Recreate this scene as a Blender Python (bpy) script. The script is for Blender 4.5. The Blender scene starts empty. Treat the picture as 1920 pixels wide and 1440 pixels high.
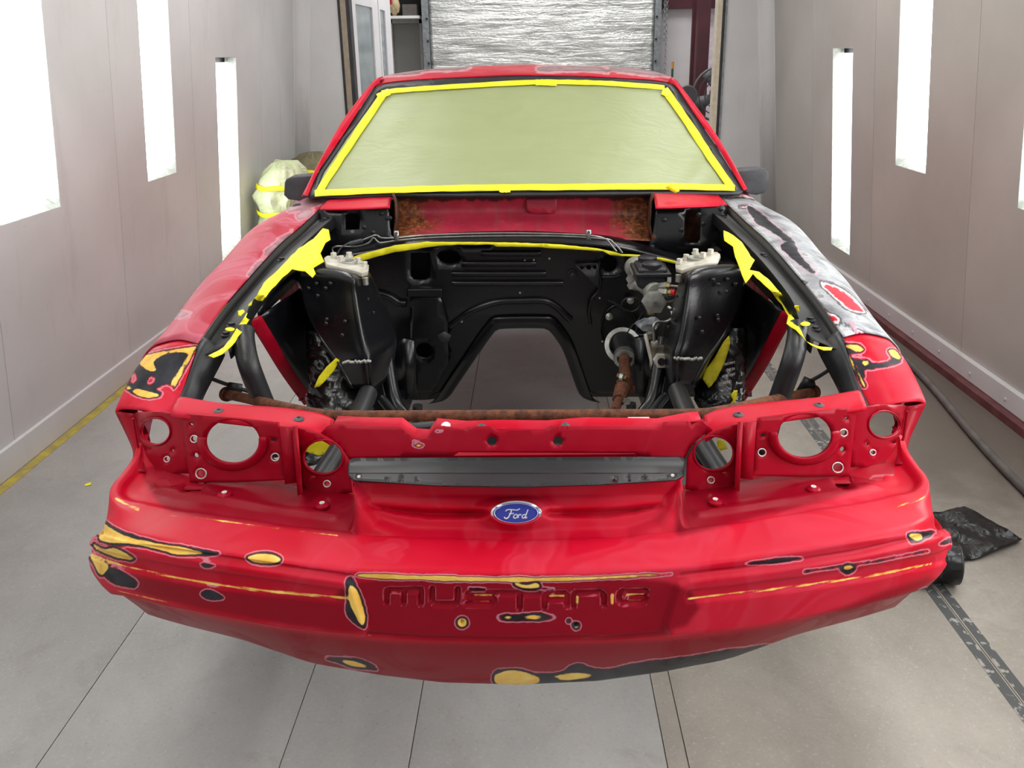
import bpy, bmesh, math, random
import numpy as np
from mathutils import Vector, Matrix
from mathutils.geometry import delaunay_2d_cdt
random.seed(7); rng = np.random.default_rng(7)
SC = bpy.context.scene
COL = SC.collection

# ------------------------------------------------------------------ camera
F = 1500.0; PCX, PCY = 1000.0, 560.0; CAM = np.array([0.028, 0.0, 1.45]); ROLL = 0.0096
PITCH = math.atan2(PCY-105, F)
_fw = np.array([0, math.cos(PITCH), -math.sin(PITCH)]); _rt = np.array([1.0, 0, 0]); _up = np.cross(_rt, _fw)
_c, _s = math.cos(ROLL), math.sin(ROLL)
_R = _rt*_c-_up*_s; _U = _rt*_s+_up*_c
cd = bpy.data.cameras.new('camera'); cam = bpy.data.objects.new('camera', cd); COL.objects.link(cam)
cd.sensor_fit = 'HORIZONTAL'; cd.sensor_width = 36.0; cd.lens = 36.0*F/1920.0
cd.shift_x = -(PCX-960)/1920.0; cd.shift_y = (PCY-720)/1920.0
cd.clip_start = 0.02; cd.clip_end = 100
m = Matrix(((_R[0], _U[0], -_fw[0], CAM[0]), (_R[1], _U[1], -_fw[1], CAM[1]), (_R[2], _U[2], -_fw[2], CAM[2]), (0, 0, 0, 1)))
cam.matrix_world = m
SC.camera = cam

# ------------------------------------------------------------------ world, light, exposure
wd = bpy.data.worlds.new('world'); SC.world = wd; wd.use_nodes = True
bgn = wd.node_tree.nodes['Background']; bgn.inputs[0].default_value = (0.95, 0.97, 1.0, 1); bgn.inputs[1].default_value = 0.6
SC.view_settings.view_transform = 'Standard'; SC.view_settings.look = 'None'
SC.view_settings.gamma = 1.0; SC.view_settings.use_curve_mapping = False
SC.view_settings.exposure = 0.14
WALL_LAMP = 5.0      # emission of the light boxes in the booth walls
CEIL_LAMP = 15.0     # watts of each ceiling lamp of the booth
SIDE_FILL = 18.0     # watts of each unseen side lamp added to light the car front
SHOP_LAMP = 90.0    # the hall behind the booth

# ------------------------------------------------------------------ geometry helpers
def proj(P):
    d = np.atleast_2d(np.asarray(P, float))-CAM
    z = d@_fw
    return np.stack([PCX+F*(d@_R)/z, PCY-F*(d@_U)/z], 1)
def at(px, py, X=None, Y=None, Z=None):
    """the point of the place that a pixel of the photograph shows, given one of its coordinates"""
    d = _fw*F+_R*(px-PCX)-_U*(py-PCY)
    if X is not None: t = (X-CAM[0])/d[0]
    elif Y is not None: t = (Y-CAM[1])/d[1]
    else: t = (Z-CAM[2])/d[2]
    return Vector(CAM+d*t)
def zm(ox, oy, f, pts): return [(ox+x*f, oy+y*f) for x, y in pts]
def lin(c):
    c = c/255.0
    return c/12.92 if c <= 0.04045 else ((c+0.055)/1.055)**2.4
def rgb(r, g, b): return (lin(r), lin(g), lin(b), 1.0)
WL = {}   # world location of every object's origin
def place(o, loc, parent):
    WL[o.name] = Vector(loc)
    if parent is not None:
        o.parent = parent; o.location = Vector(loc)-WL[parent.name]
    else: o.location = loc
def ob(name, vs, fs, mat, parent=None, smooth=True, centre=True):
    vs = [Vector(v) for v in vs]
    c = Vector((0, 0, 0))
    if centre and vs:
        lo = Vector((min(v.x for v in vs), min(v.y for v in vs), min(v.z for v in vs)))
        hi = Vector((max(v.x for v in vs), max(v.y for v in vs), max(v.z for v in vs)))
        c = (lo+hi)/2
    me = bpy.data.meshes.new(name)
    me.from_pydata([tuple(v-c) for v in vs], [], fs); me.update()
    if smooth: me.polygons.foreach_set('use_smooth', [True]*len(me.polygons))
    o = bpy.data.objects.new(name, me); COL.objects.link(o)
    if mat is not None: me.materials.append(mat)
    place(o, c, parent)
    return o
def empty(name, loc):
    o = bpy.data.objects.new(name, None); COL.objects.link(o); o.empty_display_size = 0.1
    place(o, loc, None); return o
def tag(o, label, cat, group=None):
    o['label'] = label; o['category'] = cat
    if group: o['group'] = group
    return o
def solid(o, t, off=-1.0):
    m = o.modifiers.new('thickness', 'SOLIDIFY'); m.thickness = t; m.offset = off; return o
def bev(o, w, seg=2, ang=35):
    m = o.modifiers.new('bevel', 'BEVEL'); m.width = w; m.segments = seg; m.limit_method = 'ANGLE'; m.angle_limit = math.radians(ang)
    return o
def flat_shade(o, ang=40):
    me = o.data
    try: me.set_sharp_from_angle(angle=math.radians(ang))
    except Exception: pass
    return o
def box_vf(lo, hi):
    x0, y0, z0 = lo; x1, y1, z1 = hi
    return ([(x0,y0,z0),(x1,y0,z0),(x1,y1,z0),(x0,y1,z0),(x0,y0,z1),(x1,y0,z1),(x1,y1,z1),(x0,y1,z1)],
            [(0,3,2,1),(4,5,6,7),(0,1,5,4),(1,2,6,5),(2,3,7,6),(3,0,4,7)])
def box(name, lo, hi, mat, parent=None, b=0.0):
    v, f = box_vf(lo, hi); o = ob(name, v, f, mat, parent, smooth=False)
    if b: bev(o, b)
    return o
class MB:
    def __init__(s): s.v = []; s.f = []
    def add(s, v, f):
        n = len(s.v); s.v += [Vector(q) for q in v]; s.f += [tuple(i+n for i in g) for g in f]; return s
    def box(s, lo, hi): return s.add(*box_vf(lo, hi))
    def cyl(s, a, b, r, r2=None, n=16): return s.add(*cyl_vf(a, b, r, r2, n))
    def tube(s, pts, r, n=10): return s.add(*tube_vf(pts, r, n))
    def build(s, name, mat, parent=None, smooth=True, b=0):
        o = ob(name, s.v, s.f, mat, parent, smooth)
        if smooth: flat_shade(o)
        if b: bev(o, b)
        return o
def frame_of(d):
    d = Vector(d).normalized(); a = Vector((0, 0, 1)) if abs(d.z) < 0.9 else Vector((1, 0, 0))
    u = d.cross(a).normalized(); return u, d.cross(u).normalized()
def cyl_vf(a, b, r, r2=None, n=16):
    a, b = Vector(a), Vector(b); u, w = frame_of(b-a); r2 = r if r2 is None else r2; v = []; f = []
    for c, rr in ((a, r), (b, r2)):
        for i in range(n):
            t = 2*math.pi*i/n; v.append(c+(u*math.cos(t)+w*math.sin(t))*rr)
    for i in range(n): f.append((i, (i+1) % n, n+(i+1) % n, n+i))
    f.append(tuple(range(n))[::-1]); f.append(tuple(range(n, 2*n)))
    return v, f
def cyl(name, a, b, r, mat, parent=None, r2=None, n=20, bw=0):
    v, f = cyl_vf(a, b, r, r2, n); o = ob(name, v, f, mat, parent); flat_shade(o)
    if bw: bev(o, bw)
    return o
def crom(pts, n=8, closed=False):
    P = [Vector(p) for p in pts]; out = []; N = len(P)
    for i in range(N if closed else N-1):
        p0 = P[i-1] if (i > 0 or closed) else P[0]*2-P[1]
        p1 = P[i]; p2 = P[(i+1) % N]
        p3 = P[(i+2) % N] if (i+2 < N or closed) else P[-1]*2-P[-2]
        for k in range(n):
            t = k/n
            out.append(0.5*((2*p1)+(p2-p0)*t+(2*p0-5*p1+4*p2-p3)*t*t+(3*p1-p0-3*p2+p3)*t**3))
    if not closed: out.append(P[-1])
    return out
def tube_vf(pts, r, n=10):
    P = [Vector(p) for p in pts]; v = []; f = []
    u = None; K = len(P)
    for i in range(K):
        d = (P[min(i+1, K-1)]-P[max(i-1, 0)]).normalized()
        if u is None: u, _ = frame_of(d)
        u = (u-d*u.dot(d)).normalized(); w = d.cross(u)
        rr = r[i] if isinstance(r, (list, tuple)) else r
        for j in range(n):
            t = 2*math.pi*j/n; v.append(P[i]+(u*math.cos(t)+w*math.sin(t))*rr)
    for i in range(K-1):
        for j in range(n): f.append((i*n+j, i*n+(j+1) % n, (i+1)*n+(j+1) % n, (i+1)*n+j))
    f.append(tuple(range(n))[::-1]); f.append(tuple((K-1)*n+j for j in range(n)))
    return v, f
def tube(name, pts, r, mat, parent=None, n=12, sm=6):
    P = crom(pts, sm) if sm > 1 else pts
    v, f = tube_vf(P, r, n); o = ob(name, v, f, mat, parent); flat_shade(o, 60); return o
def lathe(name, c, prof, mat, parent=None, axis=(0, 0, 1), n=28, sx=1.0, sy=1.0, caps=True):
    """prof: (radius, height) pairs along the axis through c"""
    d = Vector(axis).normalized(); u, w = frame_of(d); c = Vector(c); v = []; f = []
    for r, h in prof:
        for i in range(n):
            t = 2*math.pi*i/n; v.append(c+d*h+u*math.cos(t)*r*sx+w*math.sin(t)*r*sy)
    K = len(prof)
    for k in range(K-1):
        for i in range(n): f.append((k*n+i, k*n+(i+1) % n, (k+1)*n+(i+1) % n, (k+1)*n+i))
    if caps: f.append(tuple(range(n))[::-1]); f.append(tuple((K-1)*n+i for i in range(n)))
    o = ob(name, v, f, mat, parent); flat_shade(o, 40); return o
def grid(name, rows, mat, parent=None, closed=False, smooth=True, ang=None):
    R = len(rows); C = len(rows[0]); v = [p for r in rows for p in r]; f = []
    for i in range(R-1):
        for j in range(C if closed else C-1):
            j2 = (j+1) % C
            f.append((i*C+j, i*C+j2, (i+1)*C+j2, (i+1)*C+j))
    o = ob(name, v, f, mat, parent, smooth)
    if ang: flat_shade(o, ang)
    return o
def resamp(poly, n):
    P = [Vector(p) for p in poly]; L = [0.0]
    for a, b in zip(P, P[1:]): L.append(L[-1]+(b-a).length)
    out = []
    for i in range(n):
        s = L[-1]*i/(n-1); k = max(0, min(len(P)-2, next((q for q in range(len(L)-1) if L[q+1] >= s-1e-9), len(P)-2)))
        t = (s-L[k])/max(1e-9, L[k+1]-L[k]); out.append(P[k].lerp(P[k+1], max(0, min(1, t))))
    return out
def loft(name, rows, mat, parent=None, n=24, sub=4, thick=None, off=-1, ang=None):
    """rows: polylines; each is smoothed and resampled to n points, rows then joined (sub steps between them)"""
    RR = [resamp(crom(r, 6) if len(r) > 2 else r, n) for r in rows]
    if sub > 1 and len(RR) > 2:
        cols = [crom([RR[i][j] for i in range(len(RR))], sub) for j in range(n)]
        RR = [[cols[j][i] for j in range(n)] for i in range(len(cols[0]))]
    o = grid(name, RR, mat, parent, ang=ang)
    if thick: solid(o, thick, off)
    return o
def sd_poly(P, poly):
    P = np.asarray(P, float); V = np.asarray(poly, float); W = np.roll(V, -1, 0)
    d = np.full(len(P), 1e9); ins = np.zeros(len(P), bool)
    for a, b in zip(V, W):
        e = b-a; w = P-a; t = np.clip((w@e)/max(1e-9, e@e), 0, 1)
        d = np.minimum(d, np.hypot(*(w-np.outer(t, e)).T))
        c = ((a[1] > P[:, 1]) != (b[1] > P[:, 1]))
        with np.errstate(divide='ignore', invalid='ignore'):
            ins ^= c & (P[:, 0] < (b[0]-a[0])*(P[:, 1]-a[1])/(b[1]-a[1] if b[1] != a[1] else 1e-9)+a[0])
    return np.where(ins, -d, d)
def sd_line(P, pts, hw):
    P = np.asarray(P, float); d = np.full(len(P), 1e9)
    for a, b in zip(np.asarray(pts, float), np.asarray(pts, float)[1:]):
        e = b-a; w = P-a; t = np.clip((w@e)/max(1e-9, e@e), 0, 1)
        d = np.minimum(d, np.hypot(*(w-np.outer(t, e)).T))
    return d-hw
def sd_ell(P, c, rx, ry):
    q = (np.asarray(P, float)-np.array(c))/np.array([rx, ry]); return (np.hypot(*q.T)-1)*min(rx, ry)
def soft(poly):
    return [(p.x, p.y) for p in crom([Vector((x, y, 0)) for x, y in poly], 4, True)]
def sd(P, s):
    return sd_poly(P, soft(s[1])) if s[0] == 'P' else sd_line(P, s[1], s[2]) if s[0] == 'L' else sd_ell(P, s[1], s[2], s[3])
def sds(P, shapes):
    d = np.full(len(P), 99.0)
    for s in shapes: d = np.minimum(d, sd(P, s))
    return d
def sstep(a, b, x):
    t = np.clip((np.asarray(x, float)-a)/(b-a), 0, 1); return t*t*(3-2*t)
def inside(pt, poly):
    x, y = pt; r = False; n = len(poly)
    for i in range(n):
        (x1, y1), (x2, y2) = poly[i], poly[(i+1) % n]
        if (y1 > y) != (y2 > y) and x < (x2-x1)*(y-y1)/(y2-y1)+x1: r = not r
    return r
def ell(cx, cy, rx, ry, n=28, rot=0):
    o = []
    for i in range(n):
        t = 2*math.pi*i/n; a, b = rx*math.cos(t), ry*math.sin(t)
        o.append((cx+a*math.cos(rot)-b*math.sin(rot), cy+a*math.sin(rot)+b*math.cos(rot)))
    return o
def dens(poly, step):
    out = []
    for i in range(len(poly)):
        a, b = poly[i], poly[(i+1) % len(poly)]; n = max(1, int(math.hypot(b[0]-a[0], b[1]-a[1])/step))
        for k in range(n): out.append((a[0]+(b[0]-a[0])*k/n, a[1]+(b[1]-a[1])*k/n))
    return out
def plate(name, outline, holes, lift, mat, parent=None, thick=0.003, step=None, off=-1, smooth=True, b=0):
    """sheet cut to an outline with holes, bent onto a surface by lift(u, v), with its own thickness"""
    if step: outline = dens(outline, step)
    polys = [outline]+list(holes); vc = []; ed = []
    for p in polys:
        n0 = len(vc); vc += [Vector(q) for q in p]; ed += [(n0+i, n0+(i+1) % len(p)) for i in range(len(p))]
    if step:
        xs = [p[0] for p in outline]; ys = [p[1] for p in outline]
        bd = np.array(vc)
        y = min(ys)+step/2
        while y < max(ys):
            x = min(xs)+step/2
            while x < max(xs):
                if inside((x, y), outline) and not any(inside((x, y), h) for h in holes) and np.min(np.hypot(bd[:, 0]-x, bd[:, 1]-y)) > step*0.45: vc.append(Vector((x, y)))
                x += step
            y += step
    V, E_, Fc, *_ = delaunay_2d_cdt(vc, ed, [], 0, 1e-6)
    ff = []
    for t in Fc:
        c = ((V[t[0]].x+V[t[1]].x+V[t[2]].x)/3, (V[t[0]].y+V[t[1]].y+V[t[2]].y)/3)
        if inside(c, outline) and not any(inside(c, h) for h in holes): ff.append(tuple(t))
    o = ob(name, [lift(v.x, v.y) for v in V], ff, mat, parent, smooth)
    bm = bmesh.new(); bm.from_mesh(o.data)
    bmesh.ops.delete(bm, geom=[v for v in bm.verts if not v.link_faces], context='VERTS')
    bmesh.ops.recalc_face_normals(bm, faces=bm.faces)
    # face the sheet's outside towards where it was seen from
    s = 0.0; cc = WL[o.name]
    for f in bm.faces:
        s += f.normal.dot(Vector(CAM)-(f.calc_center_median()+cc))*f.calc_area()
    if s < 0: bmesh.ops.reverse_faces(bm, faces=bm.faces)
    bm.to_mesh(o.data); bm.free()
    if smooth: o.data.polygons.foreach_set('use_smooth', [True]*len(o.data.polygons))
    if thick: solid(o, thick, off)
    if smooth: flat_shade(o, 35)
    return o
def wverts(o):
    n = len(o.data.vertices); a = np.empty(n*3); o.data.vertices.foreach_get('co', a)
    return a.reshape(-1, 3)+np.array(WL[o.name])
def setattr_f(o, nm, vals):
    a = o.data.attributes.new(nm, 'FLOAT', 'POINT'); a.data.foreach_set('value', np.asarray(vals, np.float32))
def paint(o, yel=(), dark=(), metal=(), keep=(), grow=5.0, deep=()):
    """sanded-through places: distance fields for filler yellow, black primer, bare metal, deeper glossier red"""
    P = proj(wverts(o))
    ky = sds(P, yel); kk = np.minimum(sds(P, dark), ky-grow)
    for s in keep: kk = np.maximum(kk, -sd(P, s)); ky = np.maximum(ky, -sd(P, s))
    km = sds(P, metal)
    for s in keep: km = np.maximum(km, -sd(P, s))
    setattr_f(o, 'ky', ky); setattr_f(o, 'kk', kk); setattr_f(o, 'km', km); setattr_f(o, 'kd', sds(P, deep)); setattr_f(o, 'kw', np.full(len(P), 99.0))
    return o
def mirror_pts(pts): return [Vector((-p[0], p[1], p[2])) for p in pts]
def dopen(pts, step):
    out = []
    for a, b in zip(pts, pts[1:]):
        n = max(1, int(math.hypot(b[0]-a[0], b[1]-a[1])/step))
        out += [(a[0]+(b[0]-a[0])*k/n, a[1]+(b[1]-a[1])*k/n) for k in range(n)]
    return out+[pts[-1]]
def jag(pts, amp):
    """ragged edge for torn tape"""
    return [(x+random.uniform(-amp, amp), y+random.uniform(-amp, amp)) for x, y in pts]

# ------------------------------------------------------------------ materials
def nmat(name):
    m = bpy.data.materials.new(name); m.use_nodes = True; nt = m.node_tree
    return m, nt, nt.nodes['Principled BSDF']
def N(nt, t, **kw):
    n = nt.nodes.new(t)
    for k, v in kw.items(): setattr(n, k, v)
    return n
def coords(nt): return N(nt, 'ShaderNodeTexCoord').outputs['Object']
def noise(nt, scale, detail=4, rough=0.55, vec=None, dist=0.0):
    n = N(nt, 'ShaderNodeTexNoise'); n.inputs['Scale'].default_value = scale; n.inputs['Detail'].default_value = detail
    n.inputs['Roughness'].default_value = rough; n.inputs['Distortion'].default_value = dist
    nt.links.new(vec if vec is not None else coords(nt), n.inputs['Vector']); return n
def ramp(nt, fac, stops, interp='LINEAR'):
    r = N(nt, 'ShaderNodeValToRGB'); r.color_ramp.interpolation = interp; e = r.color_ramp.elements
    while len(e) > 1: e.remove(e[-1])
    e[0].position, e[0].color = stops[0]
    for p, c in stops[1:]:
        q = e.new(p); q.color = c
    nt.links.new(fac, r.inputs['Fac']); return r.outputs['Color']
def mix(nt, fac, a, b):
    n = N(nt, 'ShaderNodeMix', data_type='RGBA'); L = nt.links
    if isinstance(fac, (int, float)): n.inputs[0].default_value = fac
    else: L.new(fac, n.inputs[0])
    for i, q in ((6, a), (7, b)):
        if isinstance(q, tuple): n.inputs[i].default_value = q
        else: L.new(q, n.inputs[i])
    return n.outputs[2]
def mathn(nt, op, a, b=0.0, clamp=False):
    n = N(nt, 'ShaderNodeMath', operation=op); n.use_clamp = clamp
    for i, q in ((0, a), (1, b)):
        if isinstance(q, (int, float)): n.inputs[i].default_value = q
        else: nt.links.new(q, n.inputs[i])
    return n.outputs[0]
def mrange(nt, v, a, b, c=0.0, d=1.0):
    n = N(nt, 'ShaderNodeMapRange', interpolation_type='SMOOTHSTEP')
    nt.links.new(v, n.inputs[0])
    for i, q in enumerate((a, b, c, d)): n.inputs[i+1].default_value = q
    return n.outputs[0]
def bumpn(nt, bsdf, h, strength=0.2, dist=0.01):
    b = N(nt, 'ShaderNodeBump'); b.inputs['Strength'].default_value = strength; b.inputs['Distance'].default_value = dist
    nt.links.new(h, b.inputs['Height']); nt.links.new(b.outputs[0], bsdf.inputs['Normal'])
def simple(name, col, rough=0.5, metal=0.0, col2=None, scale=20.0, bump=0.0, bscale=None, coat=0.0, lo=0.35, hi=0.65, detail=4, bdist=0.004):
    m, nt, b = nmat(name)
    b.inputs['Roughness'].default_value = rough; b.inputs['Metallic'].default_value = metal; b.inputs['Coat Weight'].default_value = coat
    if col2 is None: col2 = tuple(min(1, c*1.25) for c in col[:3])+(1,)
    nz = noise(nt, scale, detail)
    nt.links.new(ramp(nt, nz.outputs['Fac'], [(lo, col), (hi, col2)]), b.inputs['Base Color'])
    if bump: bumpn(nt, b, noise(nt, bscale or scale*3, 3).outputs['Fac'], bump, bdist)
    return m
RED = rgb(182, 5, 34); RED2 = rgb(196, 14, 44)
def paint_mat(name, haze=0.35, rough=0.38, red=RED, red2=RED2, hazec=rgb(205, 92, 112), mt=1.0):
    m, nt, b = nmat(name); L = nt.links
    co = coords(nt)
    wob = noise(nt, 28, 3, 0.5, co); wob2 = noise(nt, 110, 2, 0.5, co)
    w = mathn(nt, 'ADD', mathn(nt, 'MULTIPLY', mathn(nt, 'SUBTRACT', wob.outputs['Fac'], 0.5), 16.0), mathn(nt, 'MULTIPLY', mathn(nt, 'SUBTRACT', wob2.outputs['Fac'], 0.5), 7.0))
    def A(nm): return N(nt, 'ShaderNodeAttribute', attribute_name=nm).outputs['Fac']
    wh = mathn(nt, 'MULTIPLY', w, 0.45)
    kk = mathn(nt, 'ADD', A('kk'), wh); ky = mathn(nt, 'ADD', A('ky'), mathn(nt, 'MULTIPLY', w, 0.3)); km = mathn(nt, 'ADD', A('km'), mathn(nt, 'MULTIPLY', w, 0.6)); kd = mathn(nt, 'ADD', A('kd'), mathn(nt, 'MULTIPLY', w, 0.3))
    base = ramp(nt, noise(nt, 5.5, 4, 0.6, co).outputs['Fac'], [(0.35, red), (0.7, red2)])
    # dull sanding haze in large soft islands with crisp contour edges
    hz = noise(nt, 6.0, 2, 0.45, co, 1.2)
    hf = ramp(nt, hz.outputs['Fac'], [(0.46, (0, 0, 0, 1)), (0.50, (0.55, 0.55, 0.55, 1)), (0.56, (0.3, 0.3, 0.3, 1)), (0.60, (1, 1, 1, 1)), (0.68, (0.45, 0.45, 0.45, 1))])
    base = mix(nt, mathn(nt, 'MULTIPLY', hf, haze), base, hazec)
    deep_mask = mrange(nt, kd, 7.0, -7.0)
    base = mix(nt, mathn(nt, 'MULTIPLY', deep_mask, 0.93), base, rgb(136, 4, 28))  # kd zones take a deeper red than the rest
    # bare metal / primer
    mm = noise(nt, 14, 4, 0.6, co, 0.5)
    mcol = ramp(nt, mm.outputs['Fac'], [(0.3, rgb(104, 106, 110)), (0.48, rgb(154, 156, 160)), (0.62, rgb(184, 185, 188)), (0.72, rgb(132, 132, 134))])
    mf = mrange(nt, km, 2.5, 0.5)
    ring = mathn(nt, 'MULTIPLY', mrange(nt, km, 7.0, 5.0), mrange(nt, km, 1.0, 3.0))
    base = mix(nt, mathn(nt, 'MULTIPLY', ring, 0.85*mt), base, rgb(222, 205, 210))
    ring2 = mathn(nt, 'MULTIPLY', mrange(nt, km, 3.2, 2.2), mrange(nt, km, -1.2, 0.2))
    base = mix(nt, mathn(nt, 'MULTIPLY', mf, 0.35+0.65*mt), base, mcol)
    base = mix(nt, mathn(nt, 'MULTIPLY', ring2, 0.8*mt), base, rgb(60, 58, 62))
    # black primer with a pale feathered halo, yellow filler inside it
    halo = mathn(nt, 'MULTIPLY', mrange(nt, kk, 4.4, 3.2), mrange(nt, kk, 1.2, 2.2))
    base = mix(nt, mathn(nt, 'MULTIPLY', halo, 0.6), base, rgb(206, 150, 168))
    kw = A('kw')
    base = mix(nt, mathn(nt, 'MULTIPLY', mrange(nt, kw, 1.6, 0.2), 0.65), base, rgb(205, 96, 116))
    kf = mrange(nt, kk, 1.5, -0.5)
    dk = ramp(nt, noise(nt, 24, 3, 0.5, co).outputs['Fac'], [(0.3, rgb(24, 24, 29)), (0.7, rgb(54, 54, 60))])
    base = mix(nt, kf, base, dk)
    yf = mrange(nt, ky, 1.2, -1.0)
    yc = ramp(nt, noise(nt, 30, 3, 0.5, co).outputs['Fac'], [(0.3, rgb(230, 172, 70)), (0.7, rgb(246, 212, 112))])
    base = mix(nt, yf, base, yc)
    L.new(base, b.inputs['Base Color'])
    rr = mathn(nt, 'ADD', mathn(nt, 'MULTIPLY', hf, 0.16), rough)
    rr = mathn(nt, 'SUBTRACT', rr, mathn(nt, 'MULTIPLY', deep_mask, 0.04))
    L.new(rr, b.inputs['Roughness'])
    L.new(mathn(nt, 'MULTIPLY', mf, 0.55), b.inputs['Metallic'])
    b.inputs['Specular IOR Level'].default_value = 0.13; b.inputs['Coat Weight'].default_value = 0.0; b.inputs['Coat Roughness'].default_value = 0.25
    return m
M = {}
M['paint'] = paint_mat('red_paint_sanded', 0.17)
M['paint_pink'] = paint_mat('red_paint_hazed', 0.7, 0.42, rgb(168, 30, 52), rgb(180, 48, 68), rgb(196, 118, 134), 0.3)
M['paint_roof'] = paint_mat('red_paint_roof', 0.2, 0.36, RED, RED2, rgb(200, 90, 110), 0.5)
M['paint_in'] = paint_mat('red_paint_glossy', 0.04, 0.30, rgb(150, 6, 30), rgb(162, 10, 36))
M['black'] = simple('black_bay_enamel', rgb(9, 10, 13), 0.27, 0, rgb(15, 16, 20), 14, 0.08, 120)
M['black_sat'] = simple('black_satin', rgb(24, 25, 27), 0.42, 0, rgb(36, 37, 40), 10, 0.1, 120)
M['black_hole'] = simple('dark_recess', rgb(5, 5, 6), 0.8)
M['mirror'] = simple('primed_grey_plastic', rgb(52, 54, 58), 0.5, 0, rgb(70, 72, 76), 18)
M['gasket'] = simple('black_rubber', rgb(26, 27, 30), 0.5, 0, rgb(44, 45, 48), 9)
M['tape'] = simple('yellow_masking_tape', rgb(238, 226, 18), 0.6, 0, rgb(250, 240, 40), 30, 0.25, 90)
M['tape_sheer'] = simple('yellow_tape_over_plastic', rgb(176, 168, 20), 0.5, 0, rgb(222, 212, 40), 25, 0.2, 80)
M['paper'] = None
M['rust'] = simple('rusty_steel', rgb(74, 42, 28), 0.8, 0.2, rgb(120, 72, 46), 70, 0.35, 220)
M['rust_dark'] = simple('rust_dark', rgb(48, 26, 18), 0.85, 0.1, rgb(104, 58, 34), 40, 0.4, 120)
M['steel'] = simple('zinc_steel', rgb(150, 150, 146), 0.36, 0.85, rgb(186, 186, 180), 40)
M['alu'] = simple('cast_aluminium', rgb(148, 148, 140), 0.48, 0.6, rgb(172, 172, 164), 60, 0.2, 300)
M['cream'] = simple('cream_plated_steel', rgb(176, 172, 158), 0.45, 0.35, rgb(206, 202, 190), 30, 0.1, 120)
M['grime'] = simple('grimy_metal', rgb(60, 54, 46), 0.7, 0.2, rgb(120, 112, 96), 40, 0.3, 100)
M['chrome'] = simple('chrome_rim', rgb(205, 207, 210), 0.12, 1.0, rgb(225, 226, 228), 10)
M['blue'] = simple('blue_enamel', rgb(22, 34, 128), 0.25, 0.1, rgb(28, 42, 150), 12, coat=0.5)
M['silver'] = simple('silver_print', rgb(196, 202, 216), 0.3, 0.5, rgb(214, 218, 228), 12)
M['plate'] = simple('black_powder_coat', rgb(28, 29, 32), 0.38, 0.2, rgb(34, 35, 38), 8)
M['white'] = simple('white_enamel', rgb(214, 212, 208), 0.45, 0, rgb(228, 226, 222), 6)
M['redcap'] = simple('red_cap', rgb(190, 24, 40), 0.4)
M['brass'] = simple('dull_brass', rgb(130, 116, 78), 0.4, 0.8)
M['line'] = simple('steel_line', rgb(134, 134, 130), 0.32, 0.8, rgb(160, 160, 156), 30)
M['wire'] = simple('dark_wire', rgb(30, 30, 34), 0.45)
M['rail'] = simple('black_matt_rail', rgb(13, 14, 15), 0.5, 0, rgb(22, 23, 24), 12)
from mathutils import noise as mnoise
# paper, plastic, foil, wall, floor
def paper_mat(name, c1, c2, bump=0.5):
    m, nt, b = nmat(name); b.inputs['Roughness'].default_value = 0.42
    mp = N(nt, 'ShaderNodeMapping'); mp.inputs['Rotation'].default_value = (0.3, 0.5, 0.7); mp.inputs['Scale'].default_value = (1, 2.2, 1)
    nt.links.new(coords(nt), mp.inputs[0])
    nz = noise(nt, 5, 4, 0.5, mp.outputs[0], 0.8)
    nt.links.new(ramp(nt, nz.outputs['Fac'], [(0.35, c1), (0.7, c2)]), b.inputs['Base Color'])
    r = noise(nt, 7, 2, 0.4, mp.outputs[0], 1.5)
    bumpn(nt, b, mathn(nt, 'ABSOLUTE', mathn(nt, 'SUBTRACT', r.outputs['Fac'], 0.5)), bump, 0.05)
    return m
M['paper'] = paper_mat('green_masking_paper', rgb(148, 157, 113), rgb(154, 163, 118), 0.04)
M['paper_wrap'] = paper_mat('pale_green_wrap_paper', rgb(184, 194, 152), rgb(206, 212, 174), 0.5)
M['paper_brown'] = paper_mat('olive_wrap_paper', rgb(112, 106, 76), rgb(128, 122, 90), 0.4)
def bag_mat():
    m, nt, b = nmat('black_plastic_bag'); b.inputs['Base Color'].default_value = rgb(9, 9, 11); b.inputs['Roughness'].default_value = 0.28
    nz = noise(nt, 20, 2, 0.5, None, 0.8); bumpn(nt, b, nz.outputs['Fac'], 0.35, 0.02); return m
M['bag'] = bag_mat()
def foil_mat():
    m, nt, b = nmat('foil_insulation'); b.inputs['Metallic'].default_value = 0.85; b.inputs['Roughness'].default_value = 0.34
    mp = N(nt, 'ShaderNodeMapping'); mp.inputs['Scale'].default_value = (1.0, 1.0, 9.0); nt.links.new(coords(nt), mp.inputs[0])
    a = noise(nt, 2.0, 6, 0.65, mp.outputs[0], 0.6); c = noise(nt, 26, 4, 0.6)
    h = mathn(nt, 'ADD', a.outputs['Fac'], mathn(nt, 'MULTIPLY', c.outputs['Fac'], 0.35))
    nt.links.new(ramp(nt, a.outputs['Fac'], [(0.35, rgb(168, 168, 164)), (0.6, rgb(222, 222, 216))]), b.inputs['Base Color'])
    bumpn(nt, b, h, 0.5, 0.05); return m
M['foil'] = foil_mat()
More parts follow.
